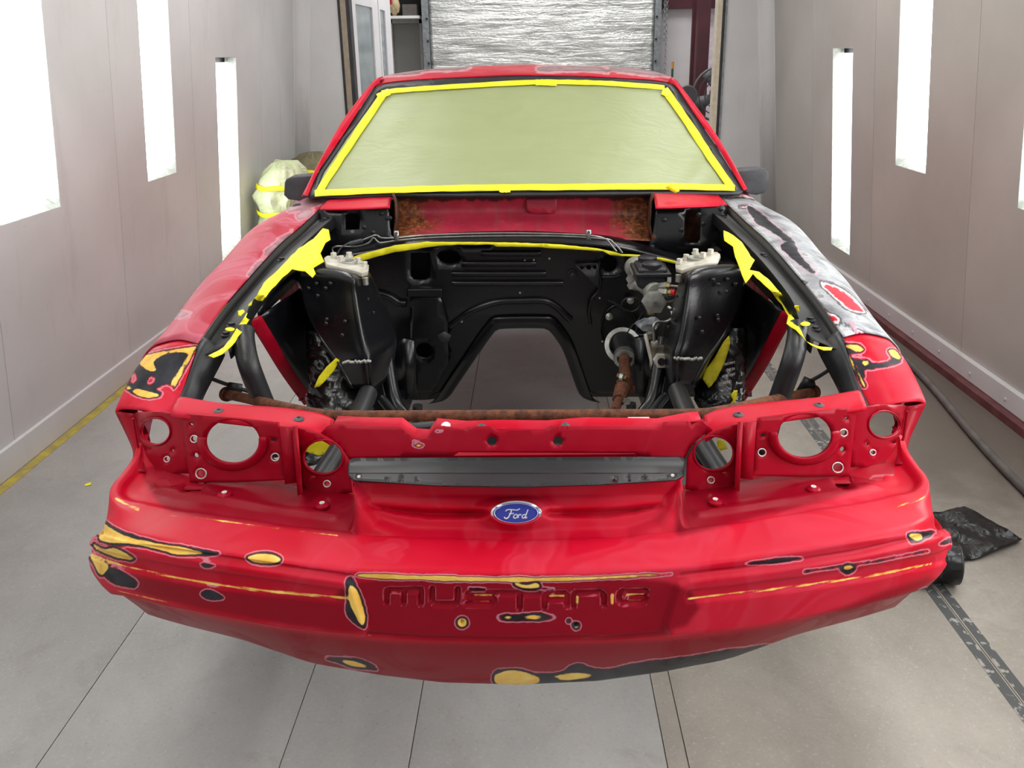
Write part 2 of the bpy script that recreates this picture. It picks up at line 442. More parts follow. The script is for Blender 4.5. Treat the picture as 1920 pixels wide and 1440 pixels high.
def wall_mat(name='booth_wall_enamel', c1=(198, 200, 200), c2=(211, 213, 213)):
    m, nt, b = nmat(name); b.inputs['Roughness'].default_value = 0.5; co = coords(nt)
    st = N(nt, 'ShaderNodeMapping'); st.inputs['Scale'].default_value = (1, 1, 0.25); nt.links.new(co, st.inputs[0])
    a = noise(nt, 1.6, 5, 0.6, co); s = noise(nt, 9, 4, 0.6, st.outputs[0]); sp = noise(nt, 60, 2, 0.5, co)
    base = ramp(nt, a.outputs['Fac'], [(0.3, rgb(*c1)), (0.7, rgb(*c2))])
    base = mix(nt, mathn(nt, 'MULTIPLY', mrange(nt, s.outputs['Fac'], 0.55, 0.75), 0.25), base, rgb(178, 174, 172))
    base = mix(nt, mathn(nt, 'MULTIPLY', mrange(nt, sp.outputs['Fac'], 0.76, 0.80), 0.35), base, rgb(120, 112, 110))
    nt.links.new(base, b.inputs['Base Color']); return m
M['wall'] = wall_mat(); M['wall_r'] = wall_mat('booth_wall_enamel_dark', (172, 170, 165), (186, 184, 179))  # right wall takes a darker, warmer tone of the enamel
def floor_mat(name, c, far_dark=False):
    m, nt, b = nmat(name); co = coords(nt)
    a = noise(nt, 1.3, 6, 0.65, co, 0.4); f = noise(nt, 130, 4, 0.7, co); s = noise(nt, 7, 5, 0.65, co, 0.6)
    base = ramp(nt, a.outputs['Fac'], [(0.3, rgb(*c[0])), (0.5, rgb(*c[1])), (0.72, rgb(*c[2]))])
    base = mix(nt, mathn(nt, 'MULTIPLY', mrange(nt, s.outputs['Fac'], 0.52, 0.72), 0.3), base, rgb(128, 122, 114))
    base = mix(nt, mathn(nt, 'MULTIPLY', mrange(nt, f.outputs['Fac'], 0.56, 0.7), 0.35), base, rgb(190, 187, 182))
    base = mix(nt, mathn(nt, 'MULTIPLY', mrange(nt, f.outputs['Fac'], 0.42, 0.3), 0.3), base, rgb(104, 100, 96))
    if far_dark:   # darker towards the far end and the right wall
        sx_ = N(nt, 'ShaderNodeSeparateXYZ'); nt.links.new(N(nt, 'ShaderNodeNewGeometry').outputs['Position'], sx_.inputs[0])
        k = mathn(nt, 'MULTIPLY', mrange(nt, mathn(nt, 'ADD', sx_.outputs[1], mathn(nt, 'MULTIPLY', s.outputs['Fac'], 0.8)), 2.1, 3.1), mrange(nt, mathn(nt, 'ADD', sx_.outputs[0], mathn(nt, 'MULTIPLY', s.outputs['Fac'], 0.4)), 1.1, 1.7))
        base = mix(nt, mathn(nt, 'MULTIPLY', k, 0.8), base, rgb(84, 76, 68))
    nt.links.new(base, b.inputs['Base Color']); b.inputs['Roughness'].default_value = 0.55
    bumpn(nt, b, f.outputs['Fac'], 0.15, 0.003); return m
M['floor'] = floor_mat('grey_floor_covering', ((140, 138, 135), (156, 154, 151), (170, 168, 165)))
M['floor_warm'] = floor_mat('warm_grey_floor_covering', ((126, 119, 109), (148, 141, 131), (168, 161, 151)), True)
M['seam'] = simple('dark_seam', rgb(88, 86, 84), 0.8)
M['linepaint'] = simple('flaking_dark_line', rgb(70, 72, 72), 0.6, 0, rgb(150, 148, 142), 34, lo=0.55, hi=0.6, detail=6)
M['sill'] = simple('light_box_trim', rgb(150, 154, 148), 0.5, 0, rgb(186, 190, 184), 30)
M['maroon'] = simple('maroon_steel', rgb(62, 22, 28), 0.5, 0, rgb(76, 30, 36), 4)
M['maroon_base'] = simple('maroon_kick_strip', rgb(92, 48, 52), 0.6, 0, rgb(112, 66, 68), 14)
M['galv'] = simple('galvanised', rgb(120, 124, 126), 0.5, 0.5, rgb(146, 150, 152), 25)
M['doorgrey'] = simple('grey_door_enamel', rgb(112, 110, 104), 0.5, 0, rgb(120, 118, 112), 3)
M['shopwall'] = simple('shop_wall_white', rgb(190, 182, 182), 0.7, 0, rgb(204, 198, 198), 2)
M['doorwhite'] = simple('white_booth_door', rgb(224, 220, 222), 0.4, 0, rgb(232, 230, 232), 3)
M['doorglass'] = simple('wired_door_glass', rgb(120, 132, 138), 0.15, 0.1, rgb(142, 152, 156), 5)
M['tan'] = simple('tan_jamb', rgb(150, 138, 120), 0.6)
M['jambcream'] = simple('cream_jamb', rgb(196, 186, 166), 0.6)
M['hose'] = simple('grey_hose', rgb(84, 80, 78), 0.6, 0, rgb(104, 100, 96), 14)
M['cardgrey'] = simple('grey_carton', rgb(84, 78, 74), 0.7)
M['beige'] = simple('beige_plastic', rgb(176, 158, 122), 0.5)
M['fan'] = simple('fan_grey', rgb(70, 66, 68), 0.5)
M['gold'] = simple('gold_tip', rgb(170, 120, 40), 0.5)
M['green'] = simple('dark_green_handle', rgb(24, 60, 52), 0.5)
def lamp_mat(name, e):
    m, nt, b = nmat(name); b.inputs['Base Color'].default_value = (0.9, 0.92, 0.92, 1)
    b.inputs['Emission Color'].default_value = (0.95, 1.0, 0.99, 1); b.inputs['Emission Strength'].default_value = e; return m
M['lens'] = lamp_mat('light_box_lens', WALL_LAMP)

# ---- unseen hall and booth ceiling lamps, and the added side fill
def area(name, loc, size, power, rot=(0, 0, 0), col=(1, 1, 1)):
    l = bpy.data.lights.new(name, 'AREA'); l.shape = 'RECTANGLE'; l.size, l.size_y = size; l.energy = power; l.color = col
    o = bpy.data.objects.new(name, l); COL.objects.link(o); o.location = loc; o.rotation_euler = rot; return o
for y in (0.2, 2.2, 4.4):
    for x in (-1.05, 1.05):
        area('booth_ceiling_lamp', (x, y, 2.72), (0.35, 1.3), CEIL_LAMP, (0, 0, 0), (1.0, 0.99, 0.97))
for y in (-0.2, 0.9, 1.9):  # fill lamps added beside the camera to brighten the front of the car
    for s_ in (-1, 1):
        area('booth_side_fill', (s_*1.83, y, 1.5), (1.2, 0.33), SIDE_FILL, (0, s_*math.pi/2, 0))
area('hall_ceiling_lamp', (0.4, 8.2, 3.9), (3.0, 1.0), SHOP_LAMP)

# ---- booth
LW0, LK = -1.902, 0.088; RW0, RK = 2.012, 0.09
def lw(z): return LW0+LK*z
def rw(z): return RW0-RK*z
def struct(o): o['kind'] = 'structure'; return o
Y0B, Y1B, ZB = -3.0, 6.45, 2.8
LIGHTS = []   # side, y0, y1, z0, z1, label
for side, y0, y1, z0, z1, lab in [
    (-1, 2.74, 3.115, 0.90, 2.10, 'glowing wall light at the left edge of the picture, nearest of the left wall lights'),
    (-1, 3.86, 4.185, 0.885, 2.09, 'glowing high wall light on the left wall, between two panel seams'),
    (-1, 4.775, 5.11, 0.26, 1.46, 'glowing low wall light on the left wall beside the paper-wrapped bundle'),
    (1, 2.78, 3.11, 0.86, 2.06, 'glowing wall light cut by the right edge of the picture'),
    (1, 3.875, 4.215, 0.885, 2.09, 'glowing high wall light on the right wall, running off the top'),
    (1, 4.815, 5.135, 0.25, 1.48, 'glowing low wall light on the right wall nearest the car mirror')]:
    LIGHTS.append((side, y0, y1, z0, z1, lab))
def booth_wall(name, side, seams):
    f = lw if side < 0 else rw; s = side
    back = MB()
    w = ob(name, [(f(0)+s*0.10, Y0B, 0), (f(0)+s*0.10, Y1B, 0), (f(ZB)+s*0.10, Y1B, ZB), (f(ZB)+s*0.10, Y0B, ZB)], [(0, 1, 2, 3)], M['seam'], None, False)
    struct(w)
    for a, b in zip(seams, seams[1:]):
        a2, b2 = a+0.0015, b-0.0015
        hol = [[(l[1], l[3]), (l[2], l[3]), (l[2], l[4]), (l[1], l[4])] for l in LIGHTS if l[0] == s and a < (l[1]+l[2])/2 < b]
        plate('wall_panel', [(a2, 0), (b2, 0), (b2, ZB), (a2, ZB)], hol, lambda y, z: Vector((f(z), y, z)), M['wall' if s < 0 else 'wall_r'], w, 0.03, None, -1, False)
    return w
wl = booth_wall('wall_left', -1, [Y0B, -1.9, -1.0, 0.0, 0.9, 1.8, 2.68, 3.575, 4.43, 5.56, 6.40])
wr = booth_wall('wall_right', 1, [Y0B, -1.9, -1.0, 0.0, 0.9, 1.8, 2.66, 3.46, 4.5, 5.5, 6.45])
for side, y0, y1, z0, z1, lab in LIGHTS:
    f = lw if side < 0 else rw; s = side; D = 0.07
    t = empty('wall_light', (f(z0)+s*0.03, (y0+y1)/2, z0)); tag(t, lab, 'wall light', 'light boxes let into the booth walls')
    def P(y, z, d): return Vector((f(z)+s*d, y, z))
    hb = MB()
    for (ya, za, yb, zb) in ((y0, z0, y1, z0), (y1, z0, y1, z1), (y1, z1, y0, z1), (y0, z1, y0, z0)):
        hb.add([P(ya, za, 0.001), P(yb, zb, 0.001), P(yb, zb, D), P(ya, za, D)], [(0, 1, 2, 3)])
    solid(hb.build('housing', M['sill'], t, False), 0.004, 0)
    solid(ob('lens', [P(y0, z0+0.03, D-0.012), P(y1, z0+0.03, D-0.012), P(y1, z1-0.03, D-0.012), P(y0, z1-0.03, D-0.012)], [(0, 1, 2, 3) if s > 0 else (3, 2, 1, 0)], M['lens'], t, False), 0.004, -1)
    # sloping dusty sill at the foot of the box
    ob('sill', [P(y0, z0, 0), P(y1, z0, 0), P(y1, z0+0.035, D-0.01), P(y0, z0+0.035, D-0.01), P(y0, z0-0.004, D), P(y1, z0-0.004, D)],
       [(0, 1, 2, 3), (0, 4, 5, 1), (3, 2, 5, 4), (0, 3, 4), (1, 5, 2)], M['sill'], t, False)
# ceiling
struct(box('ceiling', (lw(ZB)-0.2, Y0B, ZB), (rw(ZB)+0.2, Y1B, ZB+0.05), M['wall']))
# end wall with the open doorway
JL = at(648, 80, Y=6.45).x; JR = at(1353, 80, Y=6.45).x
wb = struct(plate('wall_back', [(lw(0)-0.1, 0), (JL-0.04, 0), (JL-0.04, 2.6), (JR+0.03, 2.6), (JR+0.03, 0), (rw(0)+0.1, 0), (rw(0)+0.1, ZB), (lw(0)-0.1, ZB)], [],
      lambda x, z: Vector((x, 6.45, z)), M['wall'], None, 0.06, None, -1, False))
for x0, x1, mt in ((JL-0.04, JL-0.02, 'gasket'), (JL-0.02, JL+0.022, 'tan'), (JL+0.022, JL+0.05, 'gasket'), (JR-0.045, JR-0.008, 'jambcream'), (JR-0.008, JR+0.014, 'gasket'), (JR+0.014, JR+0.03, 'galv')):
    box('jamb_strip', (x0, 6.44, 0), (x1, 6.54, 2.6), M[mt], wb)
# rounded corner trims between side walls and end wall
def corner(name, f, s):
    rows = []
    for z in (0.0, ZB):
        r = []
        for k in range(9):
            a = math.pi/2*k/8; r.append(Vector((f(z)-s*0.10*(1-math.sin(a)), 6.35+0.10*(1-math.cos(a)) if False else 6.45-0.10*(1-math.cos(a)), z)))
        rows.append(r)
    return struct(solid(grid(name, rows, M['wall']), 0.01, 0))
corner('trim_1', lambda z: lw(z)+0.0, -1)
corner('trim_2', lambda z: rw(z)-0.0, 1)
# floor: covering laid in strips, dark joints between
fb = struct(box('floor', (-5.0, -3.0, -0.12), (5.5, 12.0, -0.004), M['seam']))
sx = [-1.899, -1.048, -0.525, at(790, 1300, Z=0).x, at(1235, 1350, Z=0).x, at(1258, 1400, Z=0).x+0.03, 1.157, 2.0]
for a, b in zip(sx, sx[1:]):
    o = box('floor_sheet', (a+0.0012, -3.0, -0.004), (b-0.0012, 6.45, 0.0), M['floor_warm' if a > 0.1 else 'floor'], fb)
box('floor_sheet', (-5.0, 6.452, -0.004), (5.5, 12.0, 0.0), M['floor'], fb)
# dark painted line, flaking, with a pale seam
for a, b in ((1.125, 1.152), (1.162, 1.187)):
    box('line_stripe', (a, -1.0, 0.0), (b, 4.6, 0.0008), M['linepaint'], fb)
# foot of the walls
brt = struct(box('baseboard_right', (1.976, Y0B, 0.035), (2.006, 6.40, 0.125), M['wall'])); bev(brt, 0.004)
kick = box('kick_strip', (1.940, Y0B, 0.0), (1.999, 6.40, 0.034), M['maroon_base'], brt)
for k in range(14):
    cyl('rivet', (1.976, 2.2+k*0.28, 0.075), (1.970, 2.2+k*0.28, 0.075), 0.006, M['wall'], brt, n=8)
blt = struct(box('baseboard_left', (-1.905, Y0B, 0.0), (-1.880, 6.36, 0.11), M['wall'])); bev(blt, 0.004)
tp = box('tape_strip', (-1.878, Y0B, 0.0), (-1.838, 6.2, 0.0012), simple('soiled_yellow_tape', rgb(186, 168, 60), 0.7, 0, rgb(150, 138, 84), 20), fb)

# ---- hall behind the booth
YH = 9.8
struct(box('wall_hall', (-5.0, YH+0.05, 0), (5.5, YH+0.15, 5.0), M['shopwall']))
def hx(px, Y): return at(px, 60, Y=Y).x
def hz(py, Y): return at(1000, py, Y=Y).z
# white booth door, folded open towards the hall, two glazed leaves
dr = empty('booth_door', (hx(675, 6.6), 6.62, 0.02)); tag(dr, 'white folding booth door with two glazed leaves standing open', 'door')
def leaf(p0, p1, wpx0, wpx1):
    (x0, y0), (x1, y1) = p0, p1
    L = math.hypot(x1-x0, y1-y0)
    def lift(u, z): return Vector((x0+(x1-x0)*u/L, y0+(y1-y0)*u/L, z))
    def u_of(px):   # where along the leaf a pixel column falls
        best = min((abs(proj(lift(k*L/200, 1.5))[0][0]-px), k*L/200) for k in range(201)); return best[1]
    a, b = u_of(wpx0), u_of(wpx1)
    lf = plate('door_leaf', [(0, 0.03), (L, 0.03), (L, 2.5), (0, 2.5)], [[(a, 0.7), (b, 0.7), (b, 1.86), (a, 1.86)]], lift, M['doorwhite'], dr, 0.035, None, -1, False)
    g = plate('pane', [(a, 0.7), (b, 0.7), (b, 1.86), (a, 1.86)], [], lambda u, z: lift(u, z)+Vector((-0.012, 0, 0)), M['doorglass'], lf, 0.006, None, -1, False)
xd = at(700, 60, Y=7.4).x
leaf((at(660, 60, Y=6.62).x, 6.62), (at(711, 60, Y=7.5).x, 7.5), 672, 703)
leaf((at(712.5, 60, Y=7.53).x, 7.53), (at(734, 60, Y=8.05).x, 8.05), 717, 726)
tg = tag(box('red_tag', (at(728, 8, Y=8.0).x, 8.07, 1.93), (at(733, 8, Y=8.0).x, 8.09, 2.2), M['redcap']), 'red plastic strip hanging at the end of the white door', 'strip')
# grey door with its frame
YG = YH
gd = empty('grey_door', (hx(765, YG), YG, 0)); tag(gd, 'plain grey door in a grey frame left of the foil door', 'door')
gx0, gx1 = hx(737, YG), hx(787, YG); gz = hz(42, YG)
box('door_panel', (gx0, YG, 0.01), (gx1, YG+0.03, gz), M['doorgrey'], gd)
gf = MB().box((gx0-0.25, YG-0.02, 0), (gx0-0.001, YG+0.04, gz+0.05)).box((gx1+0.001, YG-0.02, 0), (gx1+0.03, YG+0.04, gz+0.05)).box((gx0-0.25, YG-0.02, gz+0.002), (gx1+0.04, YG+0.04, gz+0.08))
gf.build('door_frame', simple('door_frame_grey', rgb(140, 136, 130), 0.5), gd, False)
sh = tag(box('ledge', (hx(730, YG), YG-0.25, hz(34, YG)), (hx(793, YG), YG-0.03, hz(29, YG)), M['white']), 'white ledge above the grey door', 'ledge')
tag(bev(box('carton', (hx(757, 9.6), 9.58, hz(28, 9.6)), (hx(784, 9.6), 9.74, hz(6, 9.6)), M['cardgrey']), 0.004), 'small dark grey carton standing on the white ledge', 'carton')
tag(box('dark_cupboard', (hx(730, YH-0.03), YH-0.02, hz(27, YH)), (hx(795, YH), YH+0.03, hz(-40, YH)), M['black_hole']), 'dark recess in the wall above the white ledge', 'recess')
def blob(name, c, rad, mat, parent=None, amp=0.12, fr=3.0, seed=0, seg=32, ring=18, ex=2.0, ridge=True):
    v = []; f = []; c = Vector(c)
    for i in range(ring+1):
        th = math.pi*i/ring
        for j in range(seg):
            ph = 2*math.pi*j/seg
            d = Vector((math.sin(th)*math.cos(ph), math.sin(th)*math.sin(ph), math.cos(th)))
            q = d*fr+Vector((seed*3.1, seed*1.7, seed))
            n = mnoise.noise(q)*0.6+(abs(mnoise.noise(q*2.3))-0.25)*(0.9 if ridge else 0)+0.25*mnoise.noise(q*5)
            k = 1+amp*n
            e = (abs(d.x)**ex+abs(d.y)**ex+abs(d.z)**ex)**(1/ex)
            v.append(c+Vector((d.x/e*rad[0], d.y/e*rad[1], d.z/e*rad[2]))*k)
    for i in range(ring):
        for j in range(seg): f.append((i*seg+j, (i+1)*seg+j, (i+1)*seg+(j+1) % seg, i*seg+(j+1) % seg))
    return ob(name, v, f, mat, parent)
tag(blob('plastic_sack', (hx(742, 9.62), 9.62, hz(8, 9.62)), (0.06, 0.05, 0.10), M['beige'], amp=0.3), 'crumpled beige plastic sack beside the grey carton', 'sack')
# foil-covered roller door
YF = 9.55
fx0, fx1 = hx(806, YF), hx(1226, YF)
fd = empty('foil_door', ((fx0+fx1)/2, YF, 0)); tag(fd, 'large silver foil insulated door in galvanised rails behind the car', 'door')
cols = []
NX, NZ = 70, 60
rows = []
for i in range(NZ+1):
    z = 0.02+3.2*i/NZ; r = []
    for j in range(NX+1):
        x = fx0+(fx1-fx0)*j/NX
        r.append(Vector((x, YF+0.012*mnoise.noise(Vector((x*2.2, z*9, 1)))+0.006*mnoise.noise(Vector((x*9, z*14, 4))), z)))
    rows.append(r)
solid(grid('foil_sheet', rows, M['foil'], fd), 0.01, 0)
for xa, xb in ((hx(793, YF), fx0-0.004), (fx1+0.004, hx(1238, YF))):
    rl = box('door_rail', (xa, YF-0.04, 0), (xb, YF+0.06, 3.3), M['galv'], fd)
    for k in range(9):
        zc = 0.9+k*0.24; cyl('bolt', ((xa*0.25+xb*0.75) if xa < 0 else (xa*0.75+xb*0.25), YF-0.041, zc), ((xa*0.25+xb*0.75) if xa < 0 else (xa*0.75+xb*0.25), YF-0.055, zc), 0.013, M['black_sat'], rl, n=10)
# maroon steel frame of the hall, white sheet between
st = empty('steel_frame', (hx(1313, 9.0), 9.0, 0)); tag(st, 'dark maroon steel column and beam right of the foil door', 'steel frame')
def pcol(px0, px1, Y, d): return (hx(px0, Y), Y, 0), (hx(px1, Y), Y+d, 3.6)
box('column', *pcol(1308, 1331, 9.0, 0.12), M['maroon'], st)
box('column_flange', (hx(1297, 9.3), 9.28, 0), (hx(1311, 9.3), 9.33, 3.6), M['maroon'], st)
box('beam', (hx(1240, 9.65), 9.62, hz(19, 9.65)), (hx(1372, 9.65), 9.69, hz(-30, 9.65)), M['maroon'], st)
tag(box('white_sheet', (hx(1238, 9.7), 9.70, 0.05), (hx(1299, 9.7), 9.72, hz(18, 9.7)), M['shopwall']), 'tall dull white sheet between the foil door and the maroon column', 'sheet')
# hoist chain: two runs of links
ch = empty('hoist_chain', (hx(1249, 9.45), 9.42, 0.2)); tag(ch, 'steel hoist chain hanging beside the foil door', 'chain')
for px, z0 in ((1249, 0.9), (1245, 1.62)):
    x = hx(px, 9.42); mbc = MB(); z = z0; k = 0
    while z < 2.4:
        ring = []
        for i in range(8):
            a = 2*math.pi*i/8; dx, dz = 0.011*math.cos(a), 0.022*math.sin(a)
            ring.append(Vector((x+(dx if k % 2 else 0), 9.42+(0 if k % 2 else dx), z+dz)))
        ring.append(ring[0]); mbc.tube(ring, 0.0035, 5); z += 0.034; k += 1
    mbc.build('chain_run', M['galv'], ch)
# fan on a stand, half hidden by the jamb
fc = at(1347, 176, Y=8.4)
fn = empty('drum_fan', (fc.x, 8.4, 0)); tag(fn, 'round dark shop fan half hidden behind the right doorway jamb', 'fan')
for k in range(4):
    rr = 0.27-0.06*k
    tube('guard_ring', [fc+Vector((rr*math.cos(a*math.pi/12), -0.05, rr*math.sin(a*math.pi/12))) for a in range(25)], 0.006 if k else 0.014, M['fan'], fn, 6, 1)
for k in range(4):
    a = k*math.pi/2+0.5; d = Vector((math.cos(a), 0, math.sin(a))); e = Vector((-math.sin(a), 0, math.cos(a)))
    solid(ob('fan_blade', [fc+d*0.05-e*0.03, fc+d*0.24-e*0.09+Vector((0, 0.03, 0)), fc+d*0.25+e*0.07-Vector((0, 0.02, 0)), fc+d*0.05+e*0.03], [(0, 1, 2, 3)], M['fan'], fn), 0.004)
cyl('motor', fc+Vector((0, -0.03, 0)), fc+Vector((0, 0.16, 0)), 0.06, M['black_sat'], fn)
cyl('fan_post', (fc.x, 8.46, 0.02), (fc.x, 8.46, fc.z), 0.02, M['fan'], fn)
cyl('fan_base', (fc.x, 8.46, 0.0), (fc.x, 8.46, 0.03), 0.2, M['fan'], fn)
pc = at(1261, 125, Y=8.8)
pl = empty('pole', (pc.x, 8.8, 0)); tag(pl, 'thin dark green pole with a gold tip beside the car roof', 'pole')
cyl('shaft', (pc.x, 8.8, 0.01), (pc.x, 8.8, pc.z-0.02), 0.012, M['green'], pl, n=10)
cyl('tip', (pc.x, 8.8, pc.z-0.02), (pc.x, 8.8, pc.z+0.05), 0.013, M['gold'], pl, n=10)
rc = at(1288, 180, Y=7.6)
rl = empty('hose_reel', (rc.x, 7.6, 0)); tag(rl, 'round grey wheel on a stand behind the right windscreen pillar', 'reel')
lathe('wheel_disc', (rc.x, 7.6, rc.z), [(0.02, -0.02), (0.09, -0.02), (0.1, 0), (0.09, 0.02), (0.02, 0.02)], M['fan'], rl, axis=(0, 1, 0))
cyl('stand_post', (rc.x, 7.63, 0.0), (rc.x, 7.63, rc.z), 0.015, M['fan'], rl, n=10)
tag(box('white_wall_panel', (hx(1330, 9.75), 9.76, 0.02), (hx(1420, 9.75), 9.78, hz(18, 9.75)), simple('pinkish_white', rgb(214, 198, 204), 0.7)), 'pinkish white panel between the maroon column and the doorway jamb', 'panel')

# ---- paper-wrapped bundles by the left wall
def bundle(name, c, rad, mat, label, seed, tapes, amp=0.24):
    t = empty(name, (c[0], c[1], 0)); tag(t, label, 'bundle')
    rows = []; seg = 56; H = c[2]
    K = 40
    for i in range(K+1):
        s = i/K; z = H*s
        pr = [(0, 0.78), (0.25, 0.86), (0.5, 0.97), (0.66, 1.0), (0.8, 0.93), (0.92, 0.7), (0.98, 0.38), (1.0, 0.02)]
        w = np.interp(s, [p[0] for p in pr], [p[1] for p in pr]); r = []
        for j in range(seg):
            ph = 2*math.pi*j/seg
            q = Vector((math.cos(ph)*2.2+seed, math.sin(ph)*2.2, z*4.2))
            n = (abs(mnoise.noise(q))-0.2)*1.2+0.6*(abs(mnoise.noise(q*2.2+Vector((4, 1, 0))))-0.2)+0.35*mnoise.noise(q*5)
            for zt in tapes: n *= min(1.0, 0.12+abs(z-zt)/0.09)
            k = w*(1+amp*n)
            r.append(Vector((c[0]+rad[0]*k*math.cos(ph), c[1]+rad[1]*k*math.sin(ph), z+0.03*n*(0 < i < K))))
        rows.append(r)
    grid('paper_cover', rows, mat, t, closed=True)
    for zt in tapes:
        rr = []
        for dz in (-0.015, 0.015):
            s = (zt+dz)/H; w = np.interp(s, [0, 0.25, 0.5, 0.66, 0.8, 0.92, 0.98, 1], [0.78, 0.86, 0.97, 1, 0.93, 0.7, 0.38, 0.02])
            rr.append([Vector((c[0]+(rad[0]*w+0.012)*math.cos(2*math.pi*j/40), c[1]+(rad[1]*w+0.012)*math.sin(2*math.pi*j/40), zt+dz+0.006*math.sin(j*0.9))) for j in range(40)])
        solid(grid('tape_band', rr, M['tape'], t, closed=True), 0.003, 0)
    return t
b1 = at(524, 306, Y=5.35)
bundle('wrapped_bundle', (b1.x+0.03, 5.35, b1.z+0.02), (0.195, 0.19), M['paper_wrap'], 'pale green paper bundle with yellow tape beside the left wall light', 1.0, [at(524, 353, Y=5.2).z, at(540, 402, Y=5.2).z])
b2 = at(585, 287, Y=6.0)
bundle('wrapped_bundle', (b2.x, 6.02, b2.z+0.01), (0.24, 0.2), M['paper_brown'], 'olive brown paper bundle behind the pale green one', 6.0, [at(575, 322, Y=5.9).z], 0.08)

# ---- things on the floor at the right
hp = [at(x, y, Z=0.016) for x, y in ((1590, 585), (1640, 622), (1700, 676), (1745, 722), (1790, 775), (1830, 822), (1870, 866), (1925, 922), (1990, 985))]
tag(tube('air_hose', hp, 0.016, M['hose'], None, 10, 6), 'grey rubber hose lying along the floor by the right wall', 'hose')
so = [(1705, 948), (1730, 962), (1768, 962), (1808, 948), (1862, 978), (1916, 1012), (1905, 1018), (1840, 1045), (1790, 1052), (1740, 1050), (1700, 1010)]
def slift(px, py):
    q = at(px, py, Z=0.01); return Vector((q.x, q.y, 0.012+0.010*(mnoise.noise(Vector((q.x*16, q.y*16, 0)))+0.6*abs(mnoise.noise(Vector((q.x*30, q.y*9, 3)))))))
tag(plate('plastic_sheet', so, [], slift, M['bag'], None, 0.002, 7), 'black plastic sheet spread flat on the floor right of the bumper', 'plastic sheet')
ca = at(1752, 1052, Z=0.062); cb = at(1797, 1058, Z=0.062)
ax = (cb-ca).normalized()
bc = empty('wrapped_can', (cb.x-0.05, cb.y, 0)); tag(bc, 'black plastic wrapped can lying on the floor behind the bumper corner', 'can')
cprof = [(0.035, -0.14), (0.056, -0.13), (0.058, -0.06), (0.053, -0.05), (0.058, -0.04), (0.058, -0.006), (0.052, 0.0), (0.044, 0.0), (0.042, -0.008), (0.012, -0.008)]
lathe('can_body', cb, cprof, M['bag'], bc, axis=ax, n=32)
lathe('can_rim', cb, [(0.046, -0.002), (0.053, 0.002), (0.056, 0.0), (0.056, -0.004)], M['black_sat'], bc, axis=ax, n=32)
lf = at(160, 909, Z=0)
tag(solid(ob('paper_scrap', [lf+Vector((0, 0, 0.002)), lf+Vector((0.02, 0.004, 0.008)), lf+Vector((0.024, -0.008, 0.003)), lf+Vector((0.004, -0.01, 0.001))], [(0, 1, 2, 3)], M['tape'], None, False), 0.001), 'tiny torn scrap of yellow tape on the floor at the left', 'scrap')
# ================================================================== the car
car = empty('car', (0, 2.6, 0))
tag(car, 'red stripped coupe with taped windscreen and empty black engine bay, front panels sanded', 'car')
PW, PD, PN = 0.785, 0.325, 2.2     # plan of the nose: half width, depth, roundness
def plan(X):
    X = min(abs(X), PW*0.9999); return 1.0+PD*(1-(1-(X/PW)**PN)**(1/PN))
def on(px, py, off):
    """pixel onto the vertical surface that follows the nose plan, off metres behind it"""
    Y = 1.0+off
    for _ in range(10): q = at(px, py, Y=Y); Y = plan(q.x)+off
    return q
# ------------------------------------------------------------------ bumper cover
def arow(): 
    xs = list(np.arange(0, 0.295, 0.0024))+list(np.arange(0.295, 0.70, 0.005))
    a = [math.asin(min(1, (x/PW)**(PN/2))) for x in xs]
    a += list(np.linspace(a[-1], math.pi/2, 34)[1:]); return np.array(a)
AA = arow()
side_tail = np.linspace(0.01, 0.11, 8)
bx = np.concatenate([PW*np.sin(AA)**(2/PN), np.full(len(side_tail), PW)])
by = np.concatenate([1.0+PD*(1-np.cos(AA)**(2/PN)), 1.0+PD+side_tail])
bx[-8:] = np.interp(by[-8:], [1.325, 1.39, 1.44, 1.484, 1.56, 1.70], [PW, 0.792, 0.806, 0.832, 0.858, 0.862])
dx = np.gradient(bx); dy = np.gradient(by); ln = np.hypot(dx, dy)
nx, ny = dy/ln, -dx/ln       # outward normal of the plan (right half)
NC = len(bx)
SD = sstep(0.45, 0.98, nx)*np.interp(by, [1.40, 1.56], [1.0, 0.15])   # how far the skin has turned onto the side
def zrow(off, poly):
    """heights along one feature line of the nose, from its run across the photograph (left half)"""
    poly = sorted(poly); PX = [p[0] for p in poly]; PY = [p[1] for p in poly]
    Z = np.zeros(NC); last = None
    for i in range(NC):
        oo = off[i] if hasattr(off, '__len__') else off; X = -(bx[i]-nx[i]*oo); Y = by[i]-ny[i]*oo; z = 0.7 if last is None else last
        ok = True
        for _ in range(5):
            px = proj([(X, Y, z)])[0][0]
            if px < PX[0]: ok = False; break
            z = at(px, float(np.interp(px, PX, PY)), Y=Y).z
        if ok and i < len(AA)-6: last = z
        Z[i] = last
    k = np.ones(9)/9
    Zp = np.concatenate([Z[9:0:-1], Z, np.full(9, Z[-1])]); return np.convolve(Zp, k, 'same')[9:-9]
lip = [(968,1283),(830,1279),(713,1265),(586,1243),(458,1199),(349,1172),(283,1153),(239,1126)]
R = []   # off, z array, steps to the next row
def so(a, b): return a*(1-SD)+b*SD
zl = zrow(0.075, lip)
z3 = zrow(0.004, [(968,1197),(800,1194),(677,1186),(531,1172),(422,1152),(312,1130),(258,1117),(228,1108)])
z5 = zrow(so(0.0, 0.031), [(968,1084),(830,1083),(700,1077),(640,1074),(495,1056),(349,1034),(239,1019),(190,1006)])
zl = np.minimum(zl, z3-0.07)
z6 = zrow(so(0.012, 0.034), [(968,1069),(670,1060),(495,1041),(349,1018),(239,999),(195,982)])
z7 = zrow(so(0.05, 0.043), [(968,1040),(670,1030),(495,1013),(349,990),(261,970),(215,948)])
